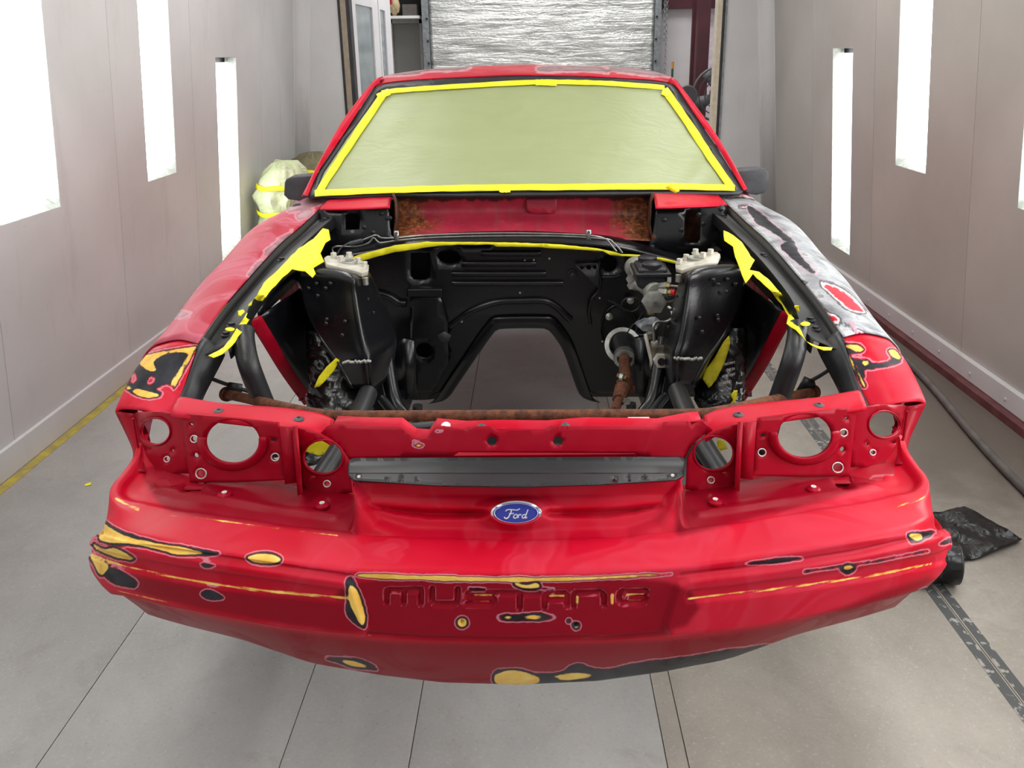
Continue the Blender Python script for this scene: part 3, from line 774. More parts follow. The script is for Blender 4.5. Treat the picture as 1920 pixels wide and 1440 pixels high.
z8 = zrow(so(0.085, 0.052), [(968,1018),(800,1016),(735,1013),(677,1009),(623,1003),(462,983),(346,967),(261,952),(222,932)])
z6 = np.maximum(z6, z5+0.004); z7 = np.maximum(z7, z6+0.002); z8 = np.maximum(z8, z7+0.001)
up_ = sstep(1.36, 1.50, by)
z8 = z8*(1-up_)+np.maximum(z8, 0.752)*up_; z7 = z7*(1-up_)+np.maximum(z7, 0.735)*up_
c = np.ones(NC)
R.append((c*0.125, zl+0.012, 3)); R.append((c*0.082, zl-0.002, 3)); R.append((c*0.070, zl+0.004, 8))
R.append((c*0.030, zl*0.45+z3*0.55, 9)); R.append((c*0.006, z3-0.010, 2)); R.append((c*0.003, z3, 2)); R.append((c*0.003, z3+0.008, 30))
R.append((so(0.001, 0.026), z5-0.008, 3)); R.append((so(0.001, 0.031), z5, 3)); R.append((so(0.004, 0.033), z5+0.004, 3)); R.append((so(0.012, 0.034), np.maximum(z6, z5+0.006), 5)); R.append((so(0.05, 0.043), z7, 6)); R.append((so(0.085, 0.052), z8, 4))
ed = sstep(1.36, 1.42, by)          # behind the pans the skin just runs back
S2 = sstep(0.45, 0.98, nx)
bk = [(0.092, zrow(0.092, [(968,1006),(600,1006)])), (0.105, zrow(0.105, [(968,978),(600,978)])), (0.118, zrow(0.118, [(968,950),(600,950)])), (0.132, zrow(0.132, [(968,925),(600,925)])), (0.150, zrow(0.150, [(968,903),(600,903)]))]
bkz = [b[1] for b in bk]
zp = np.interp(bx, [0, 0.34, 0.55, 0.72, 0.785], [0.724, 0.724, 0.727, 0.712, 0.700])
def sp_(a, b): return a*(1-S2)+b*S2
pn = [(sp_(0.092, 0.058), z8-0.003), (sp_(0.104, 0.068), z8*0.3+zp*0.7-0.004), (sp_(0.150, 0.090), zp-0.001), (sp_(0.214, 0.116), zp+0.002), (sp_(0.242, 0.126), zp-0.006)]
for k_, ((bo, bz), (po, pz)) in enumerate(zip(bk, pn)):
    bl = sstep(0.266+0.006*k_, 0.279+0.006*k_, bx)   # 0 in the centre piece, 1 in the lamp pans
    off = bo*(1-bl)+po*bl; z = bz*(1-bl)+pz*bl
    off = off*(1-ed)+(so(0.085, 0.052)+0.10*(po-0.06))*ed; z = z*(1-ed)+(z8+0.002)*ed
    R.append((off, z, 7))
rows = []
offs = np.array([r[0] for r in R]); zs = np.array([r[1] for r in R])
for i in range(len(R)-1):
    n = R[i][2]
    o0, o1, o2, o3 = offs[max(i-1, 0)], offs[i], offs[i+1], offs[min(i+2, len(R)-1)]
    a0, a1, a2, a3 = zs[max(i-1, 0)], zs[i], zs[i+1], zs[min(i+2, len(R)-1)]
    for k in range(n):
        t = k/n
        def cr(p0, p1, p2, p3):
            m1 = (p2-p0)/2; m2 = (p3-p1)/2; d = p2-p1
            m1 = np.clip(m1, -1.5*abs(d), 1.5*abs(d)); m2 = np.clip(m2, -1.5*abs(d), 1.5*abs(d))
            return (2*t**3-3*t*t+1)*p1+(t**3-2*t*t+t)*m1+(-2*t**3+3*t*t)*p2+(t**3-t*t)*m2
        rows.append((cr(o0, o1, o2, o3), cr(a0, a1, a2, a3)))
rows.append((offs[-1], zs[-1]))
NR = len(rows); NF = 2*NC-1
G = np.zeros((NR, NF, 3))
for i, (o, z) in enumerate(rows):
    X = bx-nx*o; Y = by-ny*o
    G[i, NC-1:, 0] = X; G[i, NC-1:, 1] = Y; G[i, NC-1:, 2] = z
    G[i, :NC-1, 0] = -X[:0:-1]; G[i, :NC-1, 1] = Y[:0:-1]; G[i, :NC-1, 2] = z[:0:-1]
du = np.gradient(G, axis=1); dv = np.gradient(G, axis=0)
NRM = np.cross(du, dv); NRM /= np.maximum(1e-9, np.linalg.norm(NRM, axis=2, keepdims=True))
if NRM[NR//3, NF//2, 1] > 0: NRM = -NRM
PXY = proj(G.reshape(-1, 3)); hgt = np.zeros(NR*NF)
padL = [(120,985),(300,1031),(495,1062),(651,1084),(664,1092),(692,1178),(684,1189),(531,1175),(312,1133),(120,1085)]
padR = [(1830,970),(1740,1008),(1600,1038),(1450,1062),(1290,1082),(1270,1092),(1245,1172),(1255,1188),(1400,1174),(1600,1137),(1830,1070)]
chL = [(100,1000),(181,1024),(239,1038),(349,1057),(495,1079),(651,1100),(655,1110),(651,1122),(495,1108),(363,1089),(239,1062),(170,1040),(100,1020)]
chR = [(1830,1010),(1747,1035),(1601,1060),(1455,1082),(1287,1102),(1282,1112),(1286,1123),(1455,1104),(1619,1082),(1747,1057),(1830,1032)]
for p in (padL, padR): hgt += 0.009*sstep(3, -4, sd_poly(PXY, p))
for p in (chL, chR): hgt -= 0.006*sstep(1.5, -1.5, sd_poly(PXY, p))
for ln_ in ([(130,985),(190,1006),(239,1019),(349,1034),(495,1056),(655,1079)], [(1275,1079),(1450,1058),(1600,1034),(1740,1004),(1800,985)]):
    hgt -= 0.004*sstep(2.2, 0.3, sd_line(PXY, ln_, 0.4))
hgt -= 0.003*sstep(2.0, 0.3, sd_line(PXY, [(228,1108),(312,1130),(422,1152),(531,1172),(677,1187),(800,1194),(968,1197),(1140,1194),(1260,1187),(1400,1172),(1600,1136),(1740,1095)], 0.4))
# centre piece: dished face, two long grooves, boss for the badge
beakz = sstep(0.282, 0.262, np.abs(G[:, :, 0].ravel()))
bowl = [(668,905),(1268,905),(1262,950),(1238,985),(1180,1004),(968,1010),(760,1004),(702,985),(676,950)]
hgt -= 0.014*sstep(8, -18, sd_poly(PXY, bowl))*beakz
gl = [(692,947),(800,955),(905,957),(915,962),(905,968),(800,968),(740,960)]
for p in (gl, [(2*967.5-x, y-1) for x, y in gl]): hgt -= 0.022*sstep(5, -5, sd_poly(PXY, p))*beakz
hgt += 0.014*sstep(16, -6, sd_ell(PXY, (968, 961), 58, 24))*beakz
# ribs in the lamp pans
for p in ([(292,922),(312,914),(430,932),(640,968),(632,974),(420,942),(330,932)], [(1650,915),(1628,908),(1500,928),(1300,962),(1308,968),(1500,940),(1620,925)]):
    hgt += 0.005*sstep(3, -3, sd_poly(PXY, p))*(1-beakz)
# sunk lettering across the middle
SEG = {  # strokes of each letter, in pixels of the photograph
 0: [[(118,240),(118,160),(150,155),(335,155),(335,245)], [(226,160),(226,240)]],
 1: [[(405,150),(405,228),(425,242),(545,242),(567,228),(567,150)]],
 2: [[(820,172),(640,172),(622,190),(640,208),(785,208),(803,226),(785,247),(622,247)]],
 3: [[(838,176),(1082,176)], [(958,176),(958,272)]],
 4: [[(1114,268),(1114,190),(1135,176),(1240,176),(1257,192),(1257,256)], [(1114,216),(1257,216)]],
 5: [[(1298,262),(1298,184),(1315,172),(1470,172),(1490,188),(1490,250)]],
 6: [[(1762,165),(1605,165),(1585,182),(1585,222),(1605,238),(1735,238),(1752,224),(1752,205),(1645,205)]]}
LET = {k: [zm(690, 1060, 0.2969, s) for s in v] for k, v in SEG.items()}
lsd = np.full(NR*NF, 99.0)
for v in LET.values():
    for s in v: lsd = np.minimum(lsd, sd_line(PXY, s, 5.0))
fmask = (PXY[:, 1] > 1085) & (PXY[:, 1] < 1160)
hgt -= 0.007*sstep(1.4, -1.4, lsd)*fmask
hgt += 0.0012*sstep(4.5, 2.0, lsd)*sstep(0.6, 2.0, lsd)*fmask
for cx, cy, r in ((866, 1167, 5), (1080, 1172, 5)): hgt -= 0.010*sstep(r, r-3, np.hypot(PXY[:, 0]-cx, PXY[:, 1]-cy))
for p in ([(352,896),(386,892),(372,922),(345,924)], [(1556,889),(1590,890),(1598,916),(1578,920)]): hgt -= 0.012*sstep(2.5, -2.5, sd_poly(PXY, p))*(1-beakz)
GD = (G.reshape(-1, 3)+NRM.reshape(-1, 3)*hgt[:, None])
bf = []
GI = np.arange(NR*NF).reshape(NR, NF)
q = np.stack([GI[:-1, :-1], GI[:-1, 1:], GI[1:, 1:], GI[1:, :-1]], -1).reshape(-1, 4)
bc_ = ob('bumper_cover', [tuple(p) for p in GD], [tuple(int(i) for i in t) for t in q], M['paint'], car)
bm = bmesh.new(); bm.from_mesh(bc_.data); bmesh.ops.delete(bm, geom=[v for v in bm.verts if not v.link_faces], context='VERTS')
bm.faces.ensure_lookup_table()
if bm.faces[len(bm.faces)//3].normal.y > 0: bmesh.ops.reverse_faces(bm, faces=bm.faces)
bm.to_mesh(bc_.data); bm.free(); bc_.data.polygons.foreach_set('use_smooth', [True]*len(bc_.data.polygons))
bc_['label'] = 'red bumper cover with sanded yellow and black patches and sunk lettering'
Zb = lambda p: zm(130, 900, 0.3646, p)
Zr = lambda p: zm(1200, 900, 0.3646, p)
Zt = lambda p: zm(690, 1060, 0.2969, p)
yel = [('P', Zb([(150,215),(200,240),(260,275),(330,300),(450,325),(600,350),(690,375),(640,385),(540,380),(430,350),(300,325),(200,320),(155,300)])),
 ('P', Zb([(920,395),(970,380),(1040,385),(1085,405),(1060,425),(980,425),(930,412)])), ('P', Zb([(115,325),(180,355),(240,355),(330,405),(250,400),(160,365)])),
 ('P', Zb([(110,395),(150,410),(200,440),(170,490),(140,455)])), ('P', Zb([(1440,545),(1480,570),(1520,700),(1505,745),(1470,690),(1440,620)])),
 ('P', Zb([(1400,925),(1490,940),(1530,962),(1450,955)])),
 ('P', [(930,1265),(965,1257),(1010,1270),(1000,1283),(935,1283)]), ('P', [(1040,1268),(1085,1262),(1110,1268),(1060,1275)]),
 ('P', Zt([(930,115),(1000,125),(1060,108),(1085,130),(1060,145),(980,140)])),
 ('E', Zt([(890,330)])[0], 7, 3.2), ('E', Zt([(1035,328)])[0], 14, 3.4), ('E', Zt([(595,362)])[0], 8, 8), ('E', Zt([(1315,382)])[0], 4, 4),
 ('P', Zr([(1385,285),(1430,275),(1455,295),(1420,310)])), ('P', Zr([(1045,452),(1075,440),(1095,448),(1070,462)]))]
thin = [('L', Zt([(675,188),(780,188)]), 1.5), ('L', Zt([(650,230),(760,230)]), 1.4), ('L', Zt([(1150,192),(1240,192)]), 1.3), ('L', Zt([(1322,195),(1320,238)]), 1.5), ('L', Zt([(1542,185),(1542,240)]), 2.4), ('L', Zt([(1615,184),(1740,184)]), 1.2), ('L', Zt([(1645,214),(1720,214)]), 1.2), ('P', Zt([(-20,56),(400,68),(900,78),(1300,74),(1915,56),(1500,86),(1300,95),(900,103),(400,93),(-20,74)])), ('L', Zb([(110,385),(300,450),(640,520),(1000,570),(1430,608)]), 1.9), ('L', Zr([(250,610),(700,560),(1150,500),(1500,430)]), 1.6), ('L', Zb([(240,95),(300,130),(360,152)]), 2.0), ('L', Zb([(520,180),(900,225),(1380,285)]), 0.6), ('L', Zr([(1320,135),(1400,115),(1470,85)]), 1.2),
 ('L', [(690,1190),(800,1195),(968,1198),(1140,1195),(1245,1189)], 0.7), ('L', Zb([(240,568),(500,628)]), 0.5)]
dark = [('P', Zb([(165,460),(220,452),(300,485),(350,525),(330,552),(240,540),(185,500)])), ('P', Zb([(680,580),(730,570),(790,605),(760,615),(700,605)])), ('P', Zb([(1420,515),(1460,510),(1500,640),(1525,745),(1500,755),(1430,690),(1430,600)])),
 ('P', Zb([(680,428),(745,440),(700,448)])), ('P', Zb([(1320,915),(1500,925),(1580,975),(1480,965),(1400,945)])), ('P', Zb([(150,200),(270,260),(460,318),(770,372),(650,392),(400,350),(160,310)])),
 ('P', [(925,1262),(950,1255),(1000,1262),(1050,1262),(1080,1245),(1130,1255),(1200,1242),(1300,1230),(1430,1210),(1450,1222),(1300,1264),(1150,1280),(1020,1290),(940,1290)]),
 ('L', Zt([(880,330),(1090,326)]), 6.5), ('E', Zt([(1315,382)])[0], 7, 7), ('E', Zt([(1268,350)])[0], 3, 3), ('L', Zt([(645,152),(735,153)]), 1.2), ('L', Zt([(1100,148),(1170,151)]), 1.2),
 ('P', Zr([(1380,275),(1440,270),(1515,262),(1500,285),(1450,310),(1400,322),(1385,300)])), ('P', Zr([(545,430),(700,405),(820,400),(810,412),(640,430)])), ('P', Zr([(1540,330),(1600,300),(1600,320)])), ('L', Zr([(850,470),(1200,420),(1480,365)]), 1.0), ('P', Zr([(1030,455),(1070,430),(1110,450),(1070,485)])), ('P', Zr([(1370,640),(1440,575),(1470,560),(1420,620)]))]
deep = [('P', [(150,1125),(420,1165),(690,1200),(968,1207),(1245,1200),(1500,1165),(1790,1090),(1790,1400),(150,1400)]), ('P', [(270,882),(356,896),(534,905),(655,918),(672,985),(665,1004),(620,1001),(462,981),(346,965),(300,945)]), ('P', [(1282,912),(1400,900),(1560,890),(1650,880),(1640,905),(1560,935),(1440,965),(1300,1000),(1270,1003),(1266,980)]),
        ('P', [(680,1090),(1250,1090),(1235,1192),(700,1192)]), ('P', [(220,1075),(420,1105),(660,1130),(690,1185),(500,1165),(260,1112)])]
P_ = proj(wverts(bc_))
ky = sds(P_, yel); ky2 = sds(P_, thin); kk = np.minimum(np.minimum(sds(P_, dark), ky-3.2), np.minimum(ky2+4.6, sds(P_, [t for t in thin if t[0] == 'P'])-0.2))
setattr_f(bc_, 'ky', np.minimum(ky, ky2)); setattr_f(bc_, 'kk', kk); setattr_f(bc_, 'km', np.full(len(P_), 99.0)); setattr_f(bc_, 'kd', sds(P_, deep))
lw_ = np.full(len(P_), 99.0)
for v in LET.values():
    for s_ in v: lw_ = np.minimum(lw_, sd_line(P_, s_, 5.0))
setattr_f(bc_, 'kw', np.abs(lw_-1.6)-0.3)
solid(bc_, 0.004, -1)
# letters: worn inlays at the bottom of the sunk lettering
for k in range(7):
    mb = MB()
    for s in LET[k]:
        for a, b in zip(s, s[1:]):
            a = Vector((a[0], a[1])); b = Vector((b[0], b[1])); d = (b-a).normalized(); n = Vector((-d.y, d.x))*3.6; e = d*3.4
            qd = [a-e-n, b+e-n, b+e+n, a-e+n]
            top = [on(p.x, p.y, 0.0080) for p in qd]; bot = [p+Vector((0, 0.002, 0)) for p in top]
            mb.add(top+bot, [(0, 1, 2, 3), (7, 6, 5, 4), (0, 4, 5, 1), (1, 5, 6, 2), (2, 6, 7, 3), (3, 7, 4, 0)])
    lo = mb.build('letter', M['paint_in'], bc_, False); paint(lo, dark=[('L', Zt([(150,180),(165,210)]), 2), ('L', Zt([(930,265),(985,268)]), 2), ('L', Zt([(1640,205),(1660,205)]), 3)])
# badge: oval, chromed rim, blue field, script
bg = on(968, 961, 0.100); BN = Vector((0, -0.90, 0.43)).normalized(); BU = Vector((1, 0, 0)); BV = Vector((0, 0.43, 0.90)).normalized()
bg = bg+BN*0.001
KM = (bg-Vector(CAM)).dot(Vector(_fw))/F     # metres per pixel there
def oval(name, rx, ry, h0, h1, mat, parent, n=56, dome=0.0):
    v = []; f = []
    prof = [(1.0, h0), (1.0, h1-0.001), (0.985, h1)]+([(0.8, h1+dome*0.5), (0.4, h1+dome*0.9), (0.02, h1+dome)] if dome else [(0.02, h1)])
    for k, h in prof:
        for i in range(n):
            t = 2*math.pi*i/n; v.append(bg+BU*(rx*k*math.cos(t))+BV*(ry*k*math.sin(t))+BN*h)
    for r in range(len(prof)-1):
        for i in range(n): f.append((r*n+i, r*n+(i+1) % n, (r+1)*n+(i+1) % n, (r+1)*n+i))
    return ob(name, v, f, mat, parent)
BW, BH = 48*KM, 22.5*KM
bd = oval('badge', BW, BH, -0.004, 0.005, M['chrome'], car, dome=0.0)
bd['label'] = 'oval blue badge with chromed rim and silver script'
oval('badge_field', BW*0.90, BH*0.84, 0.004, 0.0062, M['blue'], bd, dome=0.001)
def ovring(r0, r1, h):
    v = []; f = []; n = 56
    for rx, ry in ((BW*r0, BH*(r0-0.06)), (BW*r1, BH*(r1-0.06))):
        for i in range(n):
            t = 2*math.pi*i/n; v.append(bg+BU*(rx*math.cos(t))+BV*(ry*math.sin(t))+BN*h)
    for i in range(n): f.append((i, (i+1) % n, n+(i+1) % n, n+i))
    return solid(ob('badge_line', v, f, M['silver'], bd), 0.0006, 0)
ovring(0.83, 0.86, 0.0070)
SCR = {'F': [[(928,688),(938,682),(960,682),(985,684),(1000,678)], [(958,684),(952,700),(942,715),(930,720),(920,714)], [(945,700),(970,698)]],
 'o': [[(978,702),(970,708),(968,716),(976,719),(985,714),(986,705),(978,702)]],
 'r': [[(992,703),(990,718)], [(991,710),(999,703),(1006,706)]],
 'd': [[(1028,704),(1016,705),(1010,713),(1016,719),(1026,713)], [(1040,682),(1030,705),(1026,718),(1036,716)]]}
for ch_, ss in SCR.items():
    mb = MB()
    for s in ss:
        p2 = [bg+BU*((x-981)*0.375*KM)-BV*((y-697)*0.375*KM*1.12)+BN*0.0074 for x, y in s]
        mb.tube(crom(p2, 5) if len(p2) > 2 else p2, 0.00105, 6)
    mb.build('script_letter', M['silver'], bd)
# ------------------------------------------------------------------ fenders (authored on the left of the picture, mirrored)
def both(fn):
    for sgn in (-1, 1): fn(sgn)
def mir(v, sgn): return Vector((v.x if sgn < 0 else -v.x, v.y, v.z))
INN = [(371,646,.690),(390,617,.688),(422,573,.685),(462,527,.682),(521,462,.675),(560,428,.668),(600,392,.660),(630,366,.655)]
inn = [at(x, y, X=-w) for x, y, w in INN]
OUT = [(273,658,.830),(317,608,.838),(375,532,.842),(419,486,.842),(471,430,.838),(530,398,.830),(566,369,.815)]
out = [at(x, y, X=-w) for x, y, w in OUT]
def by_y(pts, ys):
    P = sorted(crom(pts, 8), key=lambda p: p.y); Y = [p.y for p in P]
    return [Vector((np.interp(y, Y, [p.x for p in P]), y, np.interp(y, Y, [p.z for p in P]))) for y in ys]
YS = list(np.linspace(1.66, 2.86, 40))
fi = by_y(inn, list(np.linspace(inn[0].y+0.002, 2.80, 40))); fo = by_y(out, list(np.linspace(out[0].y+0.002, 2.88, 40)))
# the seam with the nose piece runs across the top
for k in range(len(YS)):
    pass
FEN_PAINT = {}
def arch(y):   # wheel opening in the fender side
    return max(0.30, 0.77-0.34*((y-2.20)/0.64)**4)
def fender(sgn):
    rows = []
    crown = [fi[k].lerp(fo[k], 0.33)+Vector((0, 0, 0.014)) for k in range(40)]
    crown2 = [fi[k].lerp(fo[k], 0.68)+Vector((0, 0, 0.012)) for k in range(40)]
    edge = [p+Vector((0.012, 0, 0.004)) for p in fo]
    s1 = [p+Vector((-0.012, 0, -0.03)) for p in fo]; s2 = [p+Vector((-0.022, 0, -0.12)) for p in fo]
    s3 = [Vector((-0.87, p.y, max(arch(p.y)+0.03, 0.50))) for p in fo]
    s4 = [Vector((-0.862, p.y, max(arch(p.y), 0.28))) for p in fo]
    top = []
    for k in range(40):
        col = crom([fi[k], crown[k], crown2[k], edge[k], s1[k], s2[k], s3[k], s4[k]], 6)
        top.append([mir(p, sgn) for p in col])
    o = grid('fender', top, M['paint_pink'] if sgn < 0 else M['paint'], car)
    if sgn > 0:
        bm = bmesh.new(); bm.from_mesh(o.data); bmesh.ops.reverse_faces(bm, faces=bm.faces); bm.to_mesh(o.data); bm.free()
    Zl = lambda p: zm(200, 340, 0.2917, p); Zq = lambda p: zm(1300, 340, 0.2917, p)
    if sgn < 0:
        paint(o, metal=[('P', Zl([(1190,165),(1260,135),(1390,122),(1320,165),(1180,195)])), ('P', Zl([(1020,470),(1080,410),(1190,330),(1130,400),(1040,475)])), ('P', Zl([(920,600),(990,520),(1000,540),(930,610)])), ('L', Zl([(1240,230),(1300,205)]), 5), ('E', Zl([(480,860)])[0], 9, 4)],
              dark=[('L', Zl([(1190,162),(1245,155)]), 1.6)])
        o['label'] = 'dull pink-red sanded fender with pale feathered spots'
    else:
        keep = [('P', Zq([(100,50),(370,50),(450,125),(430,132),(300,112),(215,118)])), ('P', Zq([(810,640),(900,660),(1010,730),(1080,800),(1115,850),(1050,865),(960,820),(880,750),(820,690)])), ('P', Zq([(780,785),(850,830),(930,870),(1010,930),(900,935),(860,900)])), ('P', Zq([(1040,950),(1100,970),(1190,1030),(1060,1020)])), ('P', Zq([(680,635),(720,645),(735,665),(690,660)])), ('P', Zq([(360,190),(390,200),(395,225),(365,215)])), ('L', Zq([(300,165),(340,170)]), 4)]
        paint(o, metal=[('P', Zq([(-100,-60),(300,-60),(1400,1000),(1400,1300),(900,1100)]))], keep=keep,
              dark=[])
        P = proj(wverts(o)); dk = [('P', Zq([(345,160),(450,220),(560,320),(650,395),(600,395),(500,330),(400,270)])), ('P', Zq([(560,410),(640,400),(700,500),(800,600),(740,590),(640,510),(570,450)])), ('L', Zq([(1000,900),(1060,1000)]), 1.5)]
        a = o.data.attributes['kk']; a.data.foreach_set('value', (sds(P, dk)+1.0).astype(np.float32))
        o['label'] = 'fender sanded to bare silver metal with red islands'
    solid(o, 0.003, -1)
both(fender)
# nose pieces ahead of the fenders
NO = [(290,640,.832),(273,661,.830),(250,692,.832),(232,727,.828),(219,757,.822),(217,771,.818)]
NI = [(379,632,.689),(369,651,.690),(357,688,.692),(343,728,.696),(326,765,.699),(314,784,.700)]
def nose(sgn):
    a = [at(x, y, X=-w) for x, y, w in NO]; b = [at(x, y, X=-w) for x, y, w in NI]
    a[0] = a[0]-Vector((0, 0, 0.010)); b[0] = b[0]-Vector((0, 0, 0.010)); nk = len(a)-1
    rows = [b, [p.lerp(q, 0.35)+Vector((0, -0.006, 0.014)) for p, q in zip(b, a)], [p.lerp(q, 0.7)+Vector((0, -0.004, 0.012)) for p, q in zip(b, a)], [q+Vector((0.01, 0, 0.004)) for q in a], [q+Vector((-0.012, 0.01, -0.03))*(1-k/nk) for k, q in enumerate(a)], [q+Vector((-0.020, 0.012, -0.09))*(1-k/nk) for k, q in enumerate(a)]]
    rows = [[mir(p, sgn) for p in r] for r in rows]
    o = loft('nose_corner', rows if sgn < 0 else rows, M['paint'], car, 30, 6)
    bm = bmesh.new(); bm.from_mesh(o.data); bmesh.ops.recalc_face_normals(bm, faces=bm.faces)
    if sum(f.normal.z*f.calc_area() for f in bm.faces) < 0: bmesh.ops.reverse_faces(bm, faces=bm.faces)
    bm.to_mesh(o.data); bm.free()
    Zl = lambda p: zm(200, 640, 0.2917, p); Zq = lambda p: zm(1220, 640, 0.2917, p)
    if sgn < 0:
        paint(o, yel=[('P', Zl([(215,100),(300,80),(560,35),(570,45),(530,75),(480,65),(380,80),(300,130),(320,190),(270,185),(210,140)])), ('P', Zl([(530,80),(565,50),(440,290),(415,260),(470,180)])), ('P', Zl([(130,285),(160,300),(130,310)])), ('P', Zl([(170,310),(240,315),(340,345),(280,362),(200,345)]))],
              dark=[('P', Zl([(300,130),(380,85),(480,70),(535,80),(500,180),(430,290),(350,290),(355,345),(300,365),(200,345),(125,310),(140,270),(190,160),(270,185)]))],
              keep=[('P', Zl([(155,215),(190,200),(195,250),(170,275),(152,262)])), ('P', Zl([(265,235),(300,225),(310,260),(280,280),(258,265)])), ('P', Zl([(315,300),(410,275),(415,330),(360,330)]))], grow=1.5)
    else:
        paint(o, yel=[('L', Zq([(1222,8),(1290,130),(1370,285)]), 2.2), ('P', Zq([(1255,25),(1330,25),(1368,55),(1330,70),(1290,50)])), ('P', Zq([(1530,60),(1570,60),(1605,105),(1590,115),(1550,95)])), ('E', Zq([(1380,140)])[0], 6, 5)],
              dark=[('P', Zq([(1225,5),(1290,40),(1335,85),(1380,130),(1500,140),(1560,115),(1610,125),(1590,145),(1500,165),(1400,180),(1345,165),(1300,130)])), ('L', Zq([(1300,150),(1375,285)]), 2.5), ('L', Zq([(1340,150),(1360,225)]), 4)],
              keep=[('E', Zq([(1320,95)])[0], 9, 6)], grow=2.0)
    solid(o, 0.004, -1)
    # dark inner side of the nose corner
    inn_ = [at(x, y, X=-w) for x, y, w in NI]
    low = [p+Vector((0.012, 0.012, -0.075)) for p in inn_]; low[1] = inn_[1]+Vector((0.035, 0.02, -0.05)); low[0] = inn_[0]+Vector((0.035, 0.02, -0.05)); low[-1] = inn_[-1]+Vector((0.0, 0.004, -0.01)); low[-2] = inn_[-2]+Vector((0.006, 0.01, -0.03))
    g = loft('nose_inner_side', [[mir(p+Vector((0.002, 0, -0.001)), sgn) for p in inn_], [mir(p.lerp(q, .5)+Vector((0.014, 0, 0)), sgn) for p, q in zip(inn_, low)], [mir(p, sgn) for p in low]], M['black_sat'], o, 20, 3, 0.003, 0)
    for k in (5, 12):
        q = g.data.vertices[len(g.data.vertices)//2+k].co+WL[g.name]
        cyl('bolt_hole', q+Vector((0.004*-sgn, -0.002, 0.002)), q+Vector((0.006*-sgn, -0.004, 0.004)), 0.006, M['black_hole'], o, n=10)
def cwall(sgn):
    oo = [at(x, y, X=-w) for x, y, w in ((217,770,.820),(220,778,.818),(231,800,.802),(245,830,.778),(251,850,.764),(248,868,.754),(242,882,.747))]
    ii = [at(x, py, Y=p.y-0.012) for (x, py), p in zip(((262,776),(262,782),(263,802),(265,832),(266,852),(270,870),(272,884)), oo)]
    bk2 = [p+Vector((0.004, 0.06, -0.004)) for p in oo]
    w = loft('corner_wall', [[mir(p, sgn) for p in bk2], [mir(p, sgn) for p in oo], [mir(p, sgn) for p in ii]], M['paint_in'], car, 20, 2, 0.003, 0); paint(w)
both(nose)
both(cwall)
def pan(sgn):
    zz = lambda px: float(np.interp(px, [262, 350, 450, 660], [0.697, 0.712, 0.723, 0.720]))
    o = plate('lamp_pan', [(258,868),(360,880),(440,884),(540,888),(662,900),(664,935),(540,918),(440,915),(350,918),(275,912)], [], lambda px, py: mir(at(px, py, Z=zz(px)), sgn), M['paint_in'], car, 0.003, 12); paint(o)
both(pan)
# black drip rail along each fender: inner ledge the bonnet used to sit on
LED = [(391,667,.628),(433,643,.622),(457,604,.620),(471,569,.618),(521,507,.612),(565,462,.608),(606,424,.605)]
led = [at(x, y, X=-w) for x, y, w in LED]
ledY = [p.y for p in led]
def rail(sgn):
    ys = list(np.linspace(1.60, 2.56, 30))
    a = by_y(inn, ys); b = by_y(led, ys)
    r0 = [p+Vector((0.001, 0, -0.002)) for p in a]; r1 = [p+Vector((0.006, 0, -0.022)) for p in a]; r2 = [p.lerp(q, 0.30)+Vector((0.0, 0, -0.020)) for p, q in zip(a, b)]; r3 = [p.lerp(q, 0.85)+Vector((0, 0, -0.004)) for p, q in zip(a, b)]; r4 = b
    r5 = [p+Vector((0.004, 0, -0.03)) for p in b]
    o = grid('fender_rail', [[mir(p, sgn) for p in r] for r in (r0, r1, r2, r3, r4, r5)], M['rail'], car, ang=30); solid(o, 0.0025, 0)
    for k in (2, 3, 14, 27):
        q = mir(r2[k].lerp(r3[k], 0.5), sgn)
        lathe('bolt', q+Vector((0, 0, 0.001)), [(0.012, 0), (0.012, 0.002), (0.007, 0.003), (0.007, 0.008), (0.001, 0.009)], M['black_sat'], o, n=12)
both(rail)
# tape along the ledges (torn edges), per side from the photograph
def rlift(sgn, dz=0.010):
    def f(px, py):
        q = None; X = -0.62*(-1 if sgn > 0 else 1)
        for w in (0.615,):
            q = at(px, py, X=sgn*w)
        # lie on the ledge: intersect with the sloping plane through its edge
        ys = [p.y for p in led]; zs = [p.z for p in led]
        for _ in range(8):
            z = float(np.interp(q.y, ys, zs))+dz; q = at(px, py, Z=z)
        return q
    return f
TAPE_L = [(391,667),(400,671),(418,663),(436,648),(458,614),(477,584),(504,549),(530,520),(548,504),(572,509),(585,521),(592,512),(588,502),(607,490),(600,475),(610,455),(619,448),(617,430),(605,427),(588,448),(560,466),(533,492),(528,499),(510,516),(495,530),(482,554),(466,572),(468,578),(452,604),(432,636),(420,651)]
TAPE_R = [(1357,432),(1374,440),(1392,455),(1402,472),(1415,488),(1405,505),(1424,510),(1440,522),(1462,548),(1478,568),(1475,575),(1492,602),(1512,640),(1532,650),(1560,652),(1558,657),(1545,657),(1520,648),(1492,618),(1474,606),(1478,592),(1465,570),(1440,540),(1412,513),(1398,530),(1391,515),(1382,490),(1374,462),(1358,450)]
plate('masking_tape', jag(dens(TAPE_L, 9), 0.9), [], rlift(-1), M['tape'], car, 0.0012, 10)
plate('masking_tape', jag(dens(TAPE_R, 9), 0.9), [], rlift(1), M['tape'], car, 0.0012, 10)
